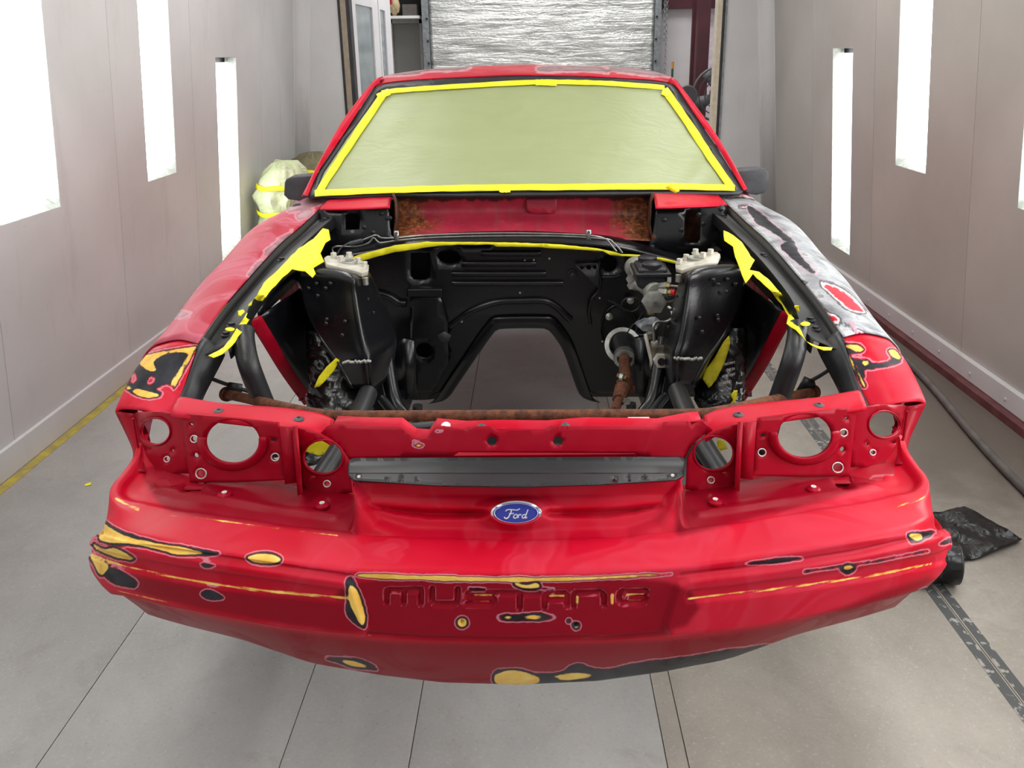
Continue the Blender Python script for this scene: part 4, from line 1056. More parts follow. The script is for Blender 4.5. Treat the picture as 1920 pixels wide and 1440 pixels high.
for nm, poly, s in (('tape_scrap', [(446,583),(456,580),(459,584),(452,592),(448,594),(447,590)], -1), ('tape_scrap', ell(431, 617, 9, 3.5, 14), -1), ('tape_scrap', [(1488,572),(1498,573),(1499,584),(1494,585),(1492,578),(1488,577)], 1), ('tape_scrap', ell(1510, 607, 9.5, 4, 14), 1)):
    plate(nm, poly, [], rlift(s, 0.013), M['tape'], car, 0.001, 6)

# ------------------------------------------------------------------ header: cross bar with lamp buckets
hd_rear = [(336,748),(343,746),(410,757),(470,762),(516,765),(560,770),(600,777),(625,788)]
hd_front = [(322,773),(419,784),(470,790),(515,797),(545,801),(575,806),(600,814),(622,826)]
def ZH(px): return float(np.interp(abs(px-970), [0, 350, 480, 650], [0.832, 0.834, 0.842, 0.845]))
def hbar(sgn):
    rr = [at(x, y, Z=ZH(x)) for x, y in hd_rear]; ff = [at(x, y, Z=ZH(x)) for x, y in hd_front[:-3]]+[on(x, y, 0.232) for x, y in hd_front[-3:]]
    rows = [[p+Vector((0, 0.004, -0.02)) for p in rr], rr, [p.lerp(q, 0.5)+Vector((0, 0, 0.002)) for p, q in zip(rr, ff)], ff, [p+Vector((0, -0.003, -0.008)) for p in ff]]
    return [[mir(p, sgn) for p in r] for r in rows]
hp_ = MB()
hdr = None
for sgn in (-1, 1):
    o = loft('header_bar', hbar(sgn), M['paint'], car, 40, 3); paint(o)
    solid(o, 0.004, 0)
    if hdr is None: hdr = o
    for (px, py) in ((410,771),(560,786)):
        q = mir(at(px, py, Z=ZH(px)+0.003), sgn)
        lathe('push_rivet', q, [(0.0095, -0.001), (0.0095, 0.001), (0.006, 0.003), (0.003, 0.0035), (0.003, 0.0015), (0.001, 0.001)], M['mirror'], o, n=16)
# centre beam: upright face with notch and two holes, shelf behind it
FACE = [(600,813),(612,800),(622,796),(640,795),(686,799),(750,800),(762,808),(776,820),(802,822),(809,810),(817,801),(832,799),(874,806),(878,801),(922,799),(930,806),(1027,806),(1031,799),(1180,801),(1237,802),(1245,792),(1293,789),(1297,797),(1318,786),(1336,806),(1320,815),(1302,830),(1290,848),(1284,860),(1200,856),(1190,850),(860,848),(850,855),(742,857),(652,863),(644,848),(632,834)]
def flift(off):
    return lambda px, py: on(px, py, off+0.0006*(py-850)*-1*0.35)
fc_ = plate('header_beam', FACE, [ell(922, 827, 9.5, 8.5, 18), ell(1046, 827, 9.5, 8.5, 18)], flift(0.225), M['paint_in'], car, 0.004, 9); paint(fc_, yel=[('P', [(775,828),(790,832),(792,837),(780,836)]), ('L', [(818,811),(826,809)], 1.2)], grow=0.5)
sh_f = [(626,797),(686,800),(750,801),(776,821),(802,823),(817,802),(874,807),(930,805),(1027,806),(1100,800),(1237,802),(1293,791),(1315,789)]
fr = [on(x, y, 0.228+0.0006*(850-y)*0.35) for x, y in sh_f]
bk_ = [p+Vector((0, 0.030, 0.002)) for p in fr]
o = grid('beam_shelf', [fr, bk_, [p+Vector((0, 0.002, -0.025)) for p in bk_]], M['paint'], fc_, ang=30); paint(o); solid(o, 0.003, 0)
for px, py in ((690,805),(836,801),(903,804),(1060,802),(1245,803)):
    q = on(px, py-1, 0.245); lathe('push_rivet', q+Vector((0, 0, 0.004)), [(0.008, -0.004), (0.008, 0.0), (0.005, 0.003), (0.001, 0.0035)], M['white'] if px == 836 else M['mirror'], fc_, n=14)
# lower rail seen through the slot under the beam, white radiator feet
box('core_support', (-0.30, 1.33, 0.700), (0.30, 1.36, 0.745), M['paint_in'], car); paint(bpy.context.scene.objects['core_support'])
for px in (661, 1200):
    q = at(px, 793, Y=1.36); bxx = box('radiator_foot', (q.x-0.021, 1.352, q.z-0.016), (q.x+0.021, 1.385, q.z+0.001), M['white'], car, 0.002)
    cyl('foot_bolt', (q.x, 1.366, q.z+0.001), (q.x, 1.366, q.z+0.005), 0.006, M['steel'], bxx, n=8)
# lamp buckets: sheets with round openings (left side pixels, mirrored)
def bucket(name, outline, holes, off, sgn, slope=0.10, th=0.004, step=9):
    lf = lambda px, py: mir(on(px, py, off+slope*(890-py)*0.0008), sgn)
    o = plate(name, outline, holes, lf, M['paint_in'], hdr if sgn < 0 else HB2, th, step)
    paint(o)
    return o
HB2 = [x for x in bpy.data.objects if x.name.startswith('header_bar') and x != hdr][0]
def ring(name, c, rx, ry, off, sgn, parent, r=0.004, a0=0, a1=360, push=0.006):
    pts = []
    for i in range(41):
        t = math.radians(a0+(a1-a0)*i/40); px, py = c[0]+rx*math.cos(t), c[1]+ry*math.sin(t)
        pts.append(mir(on(px, py, off+0.10*(890-py)*0.0008-push), sgn))
    o = tube(name, pts, r, M['paint_in'], parent, 8, 1); paint(o); return o
def lamps(sgn):
    par = hdr if sgn < 0 else HB2
    o1 = bucket('outer_lamp_panel', [(248,774),(300,772),(352,782),(353,888),(312,888),(268,890),(256,830)], [ell(291,809,27,24,32), ell(313,861,4,4,10), ell(275,843,4.5,2.5,8), ell(323,845,3,3,8)], 0.215, sgn)
    ring('lamp_hole_lip', (291,809), 28.5, 25.5, 0.215, sgn, o1, 0.002, push=0.001)
    tube('chipped_edge', [mir(on(x, y, 0.208), sgn) for x, y in ((249,785),(257,830),(268,881))], 0.0022, M['paint_in'], o1, 6, 3); paint(bpy.data.objects[[x.name for x in bpy.data.objects if x.name.startswith('chipped_edge')][-1]])
    o2 = bucket('headlamp_panel', [(338,776),(440,784),(521,793),(526,820),(535,900),(440,905),(356,905),(347,835)], [ell(436,828,51,41,40), ell(364,823,5.5,5.5,12), ell(367,854,5,5,12), ell(377,888,9,7,12), ell(513,825,5,3.5,10), ell(516,857,6.5,6.5,12), ell(358,796,4,2.5,8)], 0.200, sgn)
    ring('headlamp_rim', (436,828), 55, 44.5, 0.200, sgn, o2, 0.0055, -8, 188, 0.003)
    solid(loft('rim_skirt', [[mir(on(436+rx*math.cos(math.radians(t)), 828+ry*math.sin(math.radians(t)), 0.200+dd), sgn) for t in range(-10, 191, 10)] for rx, ry, dd in ((51, 41, -0.010), (60, 49, -0.007), (66, 54, 0.0))], M['paint_in'], o2, 30, 3), 0.002, 0)
    for x in bpy.data.objects:
        if x.name.startswith('rim_skirt') and 'ky' not in x.data.attributes: paint(x)
    # upright rib between the panels
    for pl, of in (([(524,800),(548,802),(556,905),(534,908),(529,850)], 0.190), ([(548,800),(556,800),(566,925),(558,930)], 0.170)):
        r = bucket('bucket_rib', pl, [], of, sgn, step=None)
    sd_ = [[mir(on(x, y, o_), sgn) for x, y in ((553,800),(561,860),(566,925))] for o_ in (0.170, 0.232)]
    rr = solid(grid('rib_web', sd_, M['paint_in'], par), 0.003, 0); paint(rr)
    o3 = bucket('inner_lamp_panel', [(556,802),(575,806),(600,814),(622,826),(640,842),(655,865),(660,924),(610,929),(568,931)], [ell(606,857,36,31,36), ell(613,907,5,5.5,12), ell(587,894,5,2.5,8)], 0.215, sgn)
    ring('lamp_hole_lip', (606,857), 37.5, 32.5, 0.215, sgn, o3, 0.002, push=0.001)
    # webs closing the pan behind the panels, chipped holes
    for (px, py, of, r) in ((313,861,.214,5.5),(364,823,.199,7),(516,857,.199,7.5),(613,907,.214,6.5),(377,888,.199,10)):
        pts = [mir(on(px+r*math.cos(a*math.pi/6), py+r*math.sin(a*math.pi/6)*0.95, of+0.1*(890-py)*0.0008), sgn) for a in range(13)]
        tube('chipped_hole_edge', pts, 0.0011, M['white'], par, 5, 1)
    for px, py in ((421,926),(604,946)):
        q = mir(at(px, py, Z=0.730), sgn)
        lathe('pan_screw', q, [(0.012, -0.004), (0.012, 0.0), (0.009, 0.002), (0.005, 0.003), (0.004, 0.001), (0.001, 0.001)], M['paint_in'], par, n=16)
        s_ = [x for x in bpy.data.objects if x.name.startswith('pan_screw')][-1]; paint(s_)
        lathe('screw_washer', q+Vector((0, 0, 0.0032)), [(0.0045, 0), (0.0045, 0.0008), (0.0022, 0.0008), (0.001, 0.0)], M['white'], par, n=12)
both(lamps)
# black cover plate above the badge
PL = [(656,862),(664,859),(1272,856),(1281,858),(1284,866),(1282,891),(1267,899),(1125,908),(975,912),(825,910),(712,903),(662,900),(653,892),(652,872)]
def plf(px, py):
    # three bends: upright lip, flat, sloping apron
    t = np.interp(py, [856, 872, 887, 912], [0.190, 0.176, 0.150, 0.105]); return on(px, py, float(t))
hl = [ell(672.5,894,3.6,2.4,12), [(725,896),(728,896),(726,901),(723,901)], [(754,894),(757,894),(753,904),(750,904)], [(780,899),(783,899),(782,904),(779,904)], ell(1151,900,2.4,2.4,10), [(1176,893),(1179,893),(1182,903),(1179,903)], [(1204,893),(1207,893),(1208,898),(1205,898)], ell(1261.5,891.5,3.6,2.6,12)]
pl_ = plate('radiator_cover_plate', PL, hl, plf, M['plate'], car, 0.002, 8); pl_['label'] = 'black folded metal cover plate with slots'
tube('plate_fold', [plf(x, 887.3) for x in range(655, 1282, 12)], 0.0012, M['plate'], pl_, 6, 1)
tube('plate_fold', [plf(x, 872.5) for x in range(655, 1282, 12)], 0.0012, M['plate'], pl_, 6, 1)
for x, y in ((672.5, 894), (1261.5, 891.5)): 
    q = plf(x, y); lathe('stud', q+Vector((0, 0.004, -0.003)), [(0.0034, 0), (0.0034, 0.003), (0.001, 0.003)], M['white'], pl_, axis=(0, -0.85, 0.5), n=10)

# ------------------------------------------------------------------ rusty support tube and its rods
tb = [at(425,739,Y=1.66), at(470,749,Y=1.60), at(540,765,Y=1.50), at(590,775,Y=1.445), at(640,779.5,Y=1.43), at(800,779.5,Y=1.43), at(968,778.5,Y=1.43), at(1140,777.5,Y=1.43), at(1300,776.5,Y=1.43), at(1350,771,Y=1.445), at(1400,761,Y=1.50), at(1460,748,Y=1.58), at(1525,735,Y=1.66)]
sup = tube('support_tube', tb, 0.0108, M['rust'], car, 16, 6); sup['label'] = 'bent rusty steel tube across the front of the bay'
for p, q in ((tb[0], tb[1]), (tb[-1], tb[-2])):
    d = (p-q).normalized(); cyl('tube_flange', p-d*0.004, p+d*0.004, 0.0165, M['rust_dark'], sup, n=20)
    cyl('tube_mouth', p+d*0.0042, p+d*0.0048, 0.009, M['black_hole'], sup, n=16)
for sgn, pts, br in ((-1, [(375,668),(371,690),(380,702),(412,716),(436,724),(478,738)], [(421,742),(428,718),(453,722),(452,738),(440,740),(434,752)]), (1, [(1575,680),(1560,690),(1535,706),(1512,718)], [(1492,737),(1510,707),(1528,715),(1530,724),(1512,735)])):
    tube('stay_rod', [at(x, y, Y=1.66) for x, y in pts], 0.0045, M['black_sat'], car, 8, 5)
    plate('stay_bracket', br, [], lambda px, py: at(px, py, Y=1.655), M['black_sat'], car, 0.006)

# ------------------------------------------------------------------ engine bay shell
YFW = 2.50
FW = [(556,462),(640,468),(720,466),(820,456),(968,452),(1140,456),(1280,492),(1400,468),(1410,744),(1199,744),(1099,744),(1088,738),(1081,724),(1070,693),(1056,655),(1042,632),(1030,618),(1016,613),(940,614),(926,622),(905,650),(860,716),(845,738),(834,746),(796,750),(560,752)]
def fwl(px, py):   # toe board leans back below the ribs
    return at(px, py, Y=YFW+0.0+0.0009*max(0, py-600))
fw_ = plate('firewall', FW, [ell(797,654,17,16,24), [(770,474),(806,474),(807,518),(800,524),(776,524),(770,518)], ell(842,482,22,12,20,0.15), ell(1142,494,15,15,20)], fwl, M['black'], car, 0.006, 16)
fw_['label'] = 'black pressed firewall with ribs and tunnel notch'
plate('firewall_backing', [(560,440),(1400,440),(1400,744),(1110,744),(1046,615),(930,610),(836,744),(560,748)], [], lambda x, y: at(x, y, Y=YFW+0.16), M['black_hole'], fw_, 0.004)
for x0, x1, y in ((907,1009,474),(872,1000,493),(853,1018,512),(854,1050,530)):
    a, b = fwl(x0, y), fwl(x1, y); r = 0.0095
    tube('pressed_rib', [a+Vector((0, -0.002, 0)), a.lerp(b, 0.02)+Vector((0, -0.006, 0)), a.lerp(b, 0.5)+Vector((0, -0.007, 0)), a.lerp(b, 0.98)+Vector((0, -0.006, 0)), b+Vector((0, -0.002, 0))], r, M['black'], fw_, 10, 6)
tube('tunnel_bead', [fwl(x, y)+Vector((0, -0.004, 0)) for x, y in ((845,610),(883,583),(930,566),(975,563),(1018,563),(1041,573),(1070,600))], 0.011, M['black'], fw_, 10, 6)
# flared tunnel mouth
tn = [(834,746),(845,738),(860,716),(905,650),(926,622),(940,614),(1016,613),(1030,618),(1042,632),(1056,655),(1070,693),(1081,724),(1088,738),(1099,744)]
tm = [fwl(*p) for p in tn]
ctr = fwl(975, 700)
loft('tunnel_mouth', [[p+(p-ctr)*0.22+Vector((0, -0.006, 0)) for p in tm], [p+(p-ctr)*0.08+Vector((0, -0.020, 0)) for p in tm], [p+Vector((0, -0.012, 0)) for p in tm], [p+Vector((0, 0.05, 0)) for p in tm]], M['black'], fw_, 50, 4, 0.003, 0)
def fbox(name, x0, y0, x1, y1, d, mat, parent, b=0.004):
    p, q = fwl(x0, y1), fwl(x1, y0); return box(name, (p.x, min(p.y, q.y)-d, p.z), (q.x, max(p.y, q.y)-0.001, q.z), mat, parent, b)
fbox('heater_ledge', 766, 536, 831, 552, 0.035, M['black'], fw_)
plate('bulkhead_panel', [(770,552),(826,552),(840,600),(842,680),(812,736),(772,736)], [ell(797,654,16,15,20)], lambda x, y: fwl(x, y)+Vector((0, -0.018, 0)), M['black'], fw_, 0.016, 14)
pg_ = plate('rubber_plug', [(822,624),(835,618),(847,626),(843,635),(830,638),(823,631)], [], lambda x, y: fwl(x, y)+Vector((0, -0.022, 0)), M['mirror'], fw_, 0.004)
tube('pressed_swage', [fwl(x, y)+Vector((0, -0.006, 0)) for x, y in ((708,548),(730,555),(748,566),(762,568))], 0.012, M['black'], fw_, 10, 5)
gs = plate('gusset_plate', [(1076,492),(1120,490),(1124,540),(1116,533)], [ell(1090,499,3.5,3.5,10), ell(1103,498,4.5,4.5,10), ell(1114,498,3.5,3.5,10)], lambda x, y: fwl(x, y)+Vector((0, -0.022, 0)), M['black_sat'], fw_, 0.004)
tube('sealer_bead', [fwl(x, y)+Vector((0, -0.016, 0)) for x, y in ((1124,488),(1121,505),(1126,525),(1120,545),(1108,560),(1104,585),(1107,605))], 0.006, M['black'], fw_, 8, 5)
lathe('grommet', fwl(1073, 514)+Vector((0, -0.002, 0)), [(0.016, 0), (0.016, 0.006), (0.011, 0.010), (0.006, 0.004), (0.001, 0.004)], M['black_sat'], fw_, axis=(0, -1, 0.2))
tube('pressed_rib', [fwl(x, y)+Vector((0, -0.004, 0)) for x, y in ((1127,519),(1150,519),(1163,515))], 0.006, M['black'], fw_, 8, 4)
tube('steering_hole_lip', [fwl(x, y)+Vector((0, -0.003, 0)) for x, y in ell(1160,615,33,44,30)+[ell(1160,615,33,44,30)[0]]], 0.0028, M['black'], fw_, 6, 1)
plate('steering_recess', ell(1160,615,32,43,30), [], lambda x, y: fwl(x, y)+Vector((0, -0.0015, 0)), M['black_hole'], fw_, 0.001)
for px, py in ((1001,487),(984,488),(975,548),(1030,484),(1137,592),(1129,639),(1124,558),(866,602)):
    cyl('spot_stud', fwl(px, py)+Vector((0, -0.001, 0)), fwl(px, py)+Vector((0, -0.007, 0)), 0.0035, M['steel'], fw_, n=8)
# cowl: black upright faces left and right, rusty trough between
def cwl(px, py): return at(px, py, Y=2.50+max(0.0, (452-py))*0.0004)
cf = plate('cowl_face', [(597,393),(612,391),(730,388),(733,440),(745,452),(690,462),(600,476)], [[(647,404),(656,400),(668,402),(675,408),(674,430),(648,431)]], cwl, M['black'], car, 0.004, 12)
cf2 = plate('cowl_face', [(1229,388),(1362,384),(1366,440),(1358,470),(1290,478),(1215,462),(1222,446)], [ [(1285,403),(1290,396),(1300,393),(1309,396),(1314,404),(1313,448),(1308,455),(1290,456),(1284,448)] ], cwl, M['black'], car, 0.004, 12)
plate('duct_lining', [(1275,385),(1322,385),(1322,462),(1275,462)], [], lambda x, y: at(x, y, Y=2.60), M['rust_dark'], cf2, 0.003)
plate('duct_lining', [(638,395),(684,395),(684,437),(638,437)], [], lambda x, y: at(x, y, Y=2.60), M['black_hole'], cf, 0.003)
for c_, pts in ((cf, ((683,426),(727,409),(731,409),(620,410),(715,400),(700,436))), (cf2, ((1245,412),(1277,431),(1318,420),(1226,444),(1310,402),(1352,392),(1223,463)))):
    for px, py in pts:
        q = cwl(px, py); lathe('cowl_bolt', q+Vector((0, -0.001, 0)), [(0.008, 0), (0.008, 0.002), (0.005, 0.004), (0.001, 0.0045)], M['black_sat'] if px != 1226 else M['rust'], c_, axis=(0, -1, 0), n=12)
def trough_mat():
    m, nt, b = nmat('rusted_red_trough'); co = coords(nt); L = nt.links
    sx_ = N(nt, 'ShaderNodeSeparateXYZ'); L.new(co, sx_.inputs[0])
    ax_ = mathn(nt, 'ABSOLUTE', sx_.outputs[0]); nz = noise(nt, 9, 5, 0.65, co); nf = noise(nt, 60, 4, 0.7, co); mp = N(nt, 'ShaderNodeMapping'); mp.inputs['Scale'].default_value = (14, 1, 2); L.new(co, mp.inputs[0]); st = noise(nt, 2.0, 4, 0.6, mp.outputs[0])
    base = ramp(nt, nz.outputs['Fac'], [(0.3, rgb(140, 26, 48)), (0.6, rgb(176, 44, 66)), (0.75, rgb(190, 80, 92))])
    base = mix(nt, mathn(nt, 'MULTIPLY', mrange(nt, st.outputs['Fac'], 0.52, 0.72), 0.5), base, rgb(124, 84, 70))
    e = mathn(nt, 'ADD', ax_, mathn(nt, 'MULTIPLY', mathn(nt, 'SUBTRACT', nz.outputs['Fac'], 0.5), 0.35))
    rc_ = ramp(nt, nf.outputs['Fac'], [(0.35, rgb(62, 30, 20)), (0.52, rgb(120, 66, 36)), (0.68, rgb(176, 112, 62))])
    base = mix(nt, mrange(nt, e, 0.27, 0.36), base, rc_)
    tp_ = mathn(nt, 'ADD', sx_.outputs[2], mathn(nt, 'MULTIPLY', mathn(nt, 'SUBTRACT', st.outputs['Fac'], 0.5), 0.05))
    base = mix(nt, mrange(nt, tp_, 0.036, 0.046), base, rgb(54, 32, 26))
    L.new(base, b.inputs['Base Color']); b.inputs['Roughness'].default_value = 0.5; bumpn(nt, b, nf.outputs['Fac'], 0.2, 0.004); return m
M['trough'] = trough_mat()
tx = [738, 745, 770, 820, 880, 968, 1060, 1130, 1180, 1212, 1220]
def trow(y_l, y_c, y_r, Y): return [at(x, float(np.interp(x, [738, 968, 1220], [y_l, y_c, y_r])), Y=Y) for x in tx]
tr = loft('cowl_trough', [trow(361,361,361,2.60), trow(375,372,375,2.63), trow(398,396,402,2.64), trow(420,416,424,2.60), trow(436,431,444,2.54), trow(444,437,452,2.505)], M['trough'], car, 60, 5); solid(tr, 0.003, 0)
tr['label'] = 'rusty red open trough below the windscreen'
plate('pressed_pad', [(985,373),(1045,373),(1043,396),(1036,400),(998,400),(988,396)], [], lambda x, y: at(x, y, Y=2.626), M['trough'], tr, 0.006, 10)
for xe, pts in ((0, [(735,362),(741,380),(742,410),(738,440)]), (1, [(1226,362),(1222,380),(1219,420),(1222,447)])):
    solid(grid('trough_end', [[at(x, y, Y=2.505) for x, y in pts], [at(x+(6 if xe == 0 else -6), y-1, Y=2.62) for x, y in pts]], M['rust_dark'], tr), 0.003, 0)
# red cowl top panels
def cowltop(pts, sgn):
    f = [at(x, y, Z=z) for x, y, z in pts[0]]; b = [at(x, y, Z=z) for x, y, z in pts[1]]
    o = loft('cowl_top', [[p+Vector((0, 0.0, -0.006)) for p in f], f, [p.lerp(q, 0.5)+Vector((0, 0, 0.003)) for p, q in zip(f, b)], b], M['paint'], car, 24, 3); paint(o); solid(o, 0.003, 0); return o
c1 = cowltop([[(601,391,.990),(640,391,.994),(690,389,1.0),(731,387,1.003)], [(628,366,1.008),(660,364,1.012),(700,363,1.016),(737,361,1.02)]], -1)
c2 = cowltop([[(1229,388,1.003),(1270,387,1.0),(1320,385,.994),(1362,383,.988)], [(1224,360,1.02),(1260,359,1.016),(1300,358,1.012),(1334,357,1.008)]], 1)
wp = at(1259, 357, Z=1.018)
lathe('wiper_spindle', wp, [(0.016, -0.004), (0.016, 0.002), (0.010, 0.004), (0.008, 0.012), (0.001, 0.013)], M['rust_dark'], c2, n=16)
plate('masking_tape', [(1247,352),(1255,347),(1262,342),(1266,350),(1275,358),(1266,362),(1258,358)], [], lambda x, y: at(x, y, Y=2.52), M['tape'], car, 0.001)
# flange along the top of the firewall with tape hanging on it
fl_pts = [(612,476),(650,470),(690,464),(740,454),(800,447),(880,443),(968,441),(1060,444),(1140,450),(1200,462),(1260,478),(1300,488)]
fa = [at(x, y, Y=2.47) for x, y in fl_pts]; fb_ = [at(x, y+10, Y=2.44) for x, y in fl_pts]
loft('cowl_flange', [[p+Vector((0, 0.04, 0.004)) for p in fa], fa, fb_, [p+Vector((0, 0.004, -0.008)) for p in fb_]], M['black'], car, 50, 3, 0.003, 0)
TF = [(636,492),(680,474),(740,459),(800,453),(870,453),(968,452),(1050,456),(1120,463),(1150,467),(1162,472),(1200,481),(1240,486),(1275,495), (1275,490),(1240,482),(1200,478),(1168,477),(1150,475),(1136,470),(1060,463),(968,458),(920,456),(870,457),(800,462),(740,470),(690,484),(640,501)]
TF = [(x, y) for x, y in TF]
up_l = [(632,494),(672,478),(740,460),(800,453),(870,454),(925,454),(968,455),(1050,458),(1120,466),(1150,472),(1165,477),(1200,478),(1240,483),(1278,492)]
lo_l = [(636,502),(690,486),(740,473),(800,464),(835,460),(870,459),(925,459),(930,462),(1000,463),(1060,467),(1130,471),(1145,478),(1165,480),(1200,483),(1240,489),(1276,497)]
plate('masking_tape', jag(dopen(up_l, 10), 0.4)+jag(list(reversed(dopen(lo_l, 10))), 0.5), [], lambda x, y: at(x, y, Y=2.432), M['tape'], car, 0.0012, 9)
# brake lines over the cowl
for pts in ([(625,474),(623,466),(632,462),(665,462),(690,456),(700,446),(708,453),(716,455),(745,451),(800,446),(880,443),(968,442),(1060,443),(1135,448),(1150,455),(1160,465),(1167,474)],
            [(632,476),(640,464),(655,456),(672,453),(690,446),(705,441),(716,446),(745,446),(800,441),(880,438),(968,437),(1060,439),(1110,442),(1135,448),(1145,458),(1156,471)]):
    tube('brake_line', [at(x, y, Y=2.425) for x, y in pts], 0.0028, M['line'], car, 8, 6)
a, b = at(656, 457, Y=2.42), at(679, 451, Y=2.42)
cyl('line_union', a, b, 0.007, M['mirror'], car, n=10)
for px, py in ((743,442),(1104,440)):
    cl_ = plate('line_clip', [(px-4.5,py-9),(px+4.5,py-9),(px+4.5,py+9),(px-4.5,py+9)], [], lambda x, y: at(x, y, Y=2.418), M['steel'], car, 0.002)
    cyl('clip_screw', at(px, py-4, Y=2.417), at(px, py-4, Y=2.412), 0.005, M['mirror'], cl_, n=8)

# ------------------------------------------------------------------ strut towers
TW = {  # left tower: px, py, Y of each corner
 'f': [(565,514,1.93),(612,508,1.90),(664,524,1.86),(684,600,1.80),(697,676,1.74),(640,684,1.74),(604,622,1.80),(570,566,1.87)],
}
def tower(sgn):
    def C(px, py, Y): return mir(at(px, py, Y=Y), sgn)
    # rows run outboard edge -> front face -> inboard edge at each height
    R0 = [(562,516,2.14),(566,514,1.97),(572,512,1.945),(618,514,1.915),(655,521,1.885),(668,526,1.895),(692,522,2.03),(696,517,2.14)]
    R1 = [(562,545,2.13),(566,540,1.965),(572,542,1.94),(618,545,1.91),(657,548,1.88),(671,551,1.89),(699,541,2.03),(704,535,2.14)]
    R2 = [(572,590,2.10),(577,588,1.94),(583,590,1.915),(625,594,1.885),(664,596,1.86),(679,598,1.87),(715,584,2.02),(722,575,2.14)]
    R3 = [(600,640,2.06),(603,638,1.90),(610,640,1.88),(645,643,1.855),(674,645,1.84),(689,645,1.85),(728,625,2.0),(738,615,2.12)]
    R4 = [(630,690,2.02),(632,682,1.865),(640,681,1.85),(662,679,1.835),(684,677,1.825),(698,676,1.835),(736,650,1.98),(742,640,2.10)]
    R5 = [(655,735,1.98),(658,728,1.845),(664,728,1.835),(675,728,1.83),(690,728,1.825),(703,728,1.835),(730,706,1.96),(736,690,2.08)]
    top = [(575,505,2.14),(578,506,1.985),(584,504,1.965),(620,505,1.935),(652,511,1.91),(664,516,1.915),(684,513,2.03),(688,509,2.14)]
    if sgn > 0:
        for r in (top, R0, R1, R2, R3, R4, R5):
            for k in (6, 7): r[k] = (r[5][0]+(r[k][0]-r[5][0])*0.5, r[k][1], r[k][2])
    rows = [[C(*p) for p in r] for r in (top, R0, R1, R2, R3, R4, R5)]
    cols = [crom([r[j] for r in rows], 5) for j in range(8)]
    RR = [crom([cols[j][i] for j in range(8)], 5) for i in range(len(cols[0]))]
    o = grid('strut_tower', RR, M['black'], car)
    solid(o, 0.004, 0)
    # closed top
    tt = [C(*p) for p in top]
    cap_ = ob('tower_top', tt, [tuple(range(8))], M['black'], o, False); solid(cap_, 0.004, 0)
    # weld line and spot-weld dimples
    wl_ = [C(645, 678, 1.83), C(660, 677, 1.825), C(694, 676, 1.81)]
    mbw = MB()
    for k in range(16):
        q = wl_[0].lerp(wl_[2], k/15)+Vector((0, -0.008, random.uniform(-0.002, 0.002))); mbw.cyl(q+Vector((0, 0.004, 0)), q+Vector((0, -0.003, 0)), 0.0042, 0.002, 6)
    mbw.build('weld_bead', M['steel'], o)
    for px, py, Y in ((594,531,1.925),(611,540,1.908),(596,554,1.905),(620,531,1.905),(613,598,1.882),(612,606,1.880),(647,602,1.862),(642,628,1.85),(579,540,1.93)):
        q = C(px, py, Y-0.004); lathe('spot_weld', q, [(0.005, 0.002), (0.005, 0.005), (0.003, 0.0065), (0.001, 0.007)], M['black'], o, axis=(0, -1, 0.15), n=10)
    for px, py, Y in ((690,560,1.95),(696,604,1.93),(694,607,1.93),(708,617,1.96),(701,585,1.94)):
        q = C(px, py, Y); lathe('spot_weld', q+Vector((0.012*-sgn*0, -0.004, 0)), [(0.004, -0.002), (0.004, 0.002), (0.001, 0.003)], M['black_sat'], o, axis=(-sgn*0.9, -0.4, 0), n=8)
    # caster plate with bolts
    PLT = [(608,483),(614,479),(632,479),(660,484),(686,494),(692,500),(691,508),(680,511),(655,504),(630,499),(612,494)]
    zt = at(650, 494, Y=2.02).z
    def pl3(px, py):
        q = at(px, py, Y=2.02); dxp = (px-650)
        z = zt-0.00028*dxp+0.006
        return mir(at(px, py, Z=z), sgn)
    cp = plate('caster_plate', PLT, [ell(650,491,10,4,16)], pl3, M['cream'], car, 0.012); bev(cp, 0.002)
    cp['label'] = 'pale cast caster plate bolted on the strut tower'
    lathe('bearing_cup', pl3(650, 491)+Vector((0, 0, -0.01)), [(0.026, 0), (0.026, 0.014), (0.021, 0.014), (0.018, 0.006), (0.001, 0.006)], M['alu'], cp, n=24)
    for px, py in ((626,483),(655,482),(672,492),(684,500),(640,489)):
        q = pl3(px, py); lathe('plate_bolt', q, [(0.011, 0), (0.011, 0.003), (0.008, 0.0032), (0.008, 0.013), (0.001, 0.013)], M['cream'], cp, n=6)
    for px, py in ((618,496),(660,507),(684,512)):
        q = pl3(px, py)+Vector((0, 0, -0.012)); cyl('plate_spacer', q, q+Vector((0, 0, -0.018)), 0.008, M['steel'], cp, n=10)
both(tower)
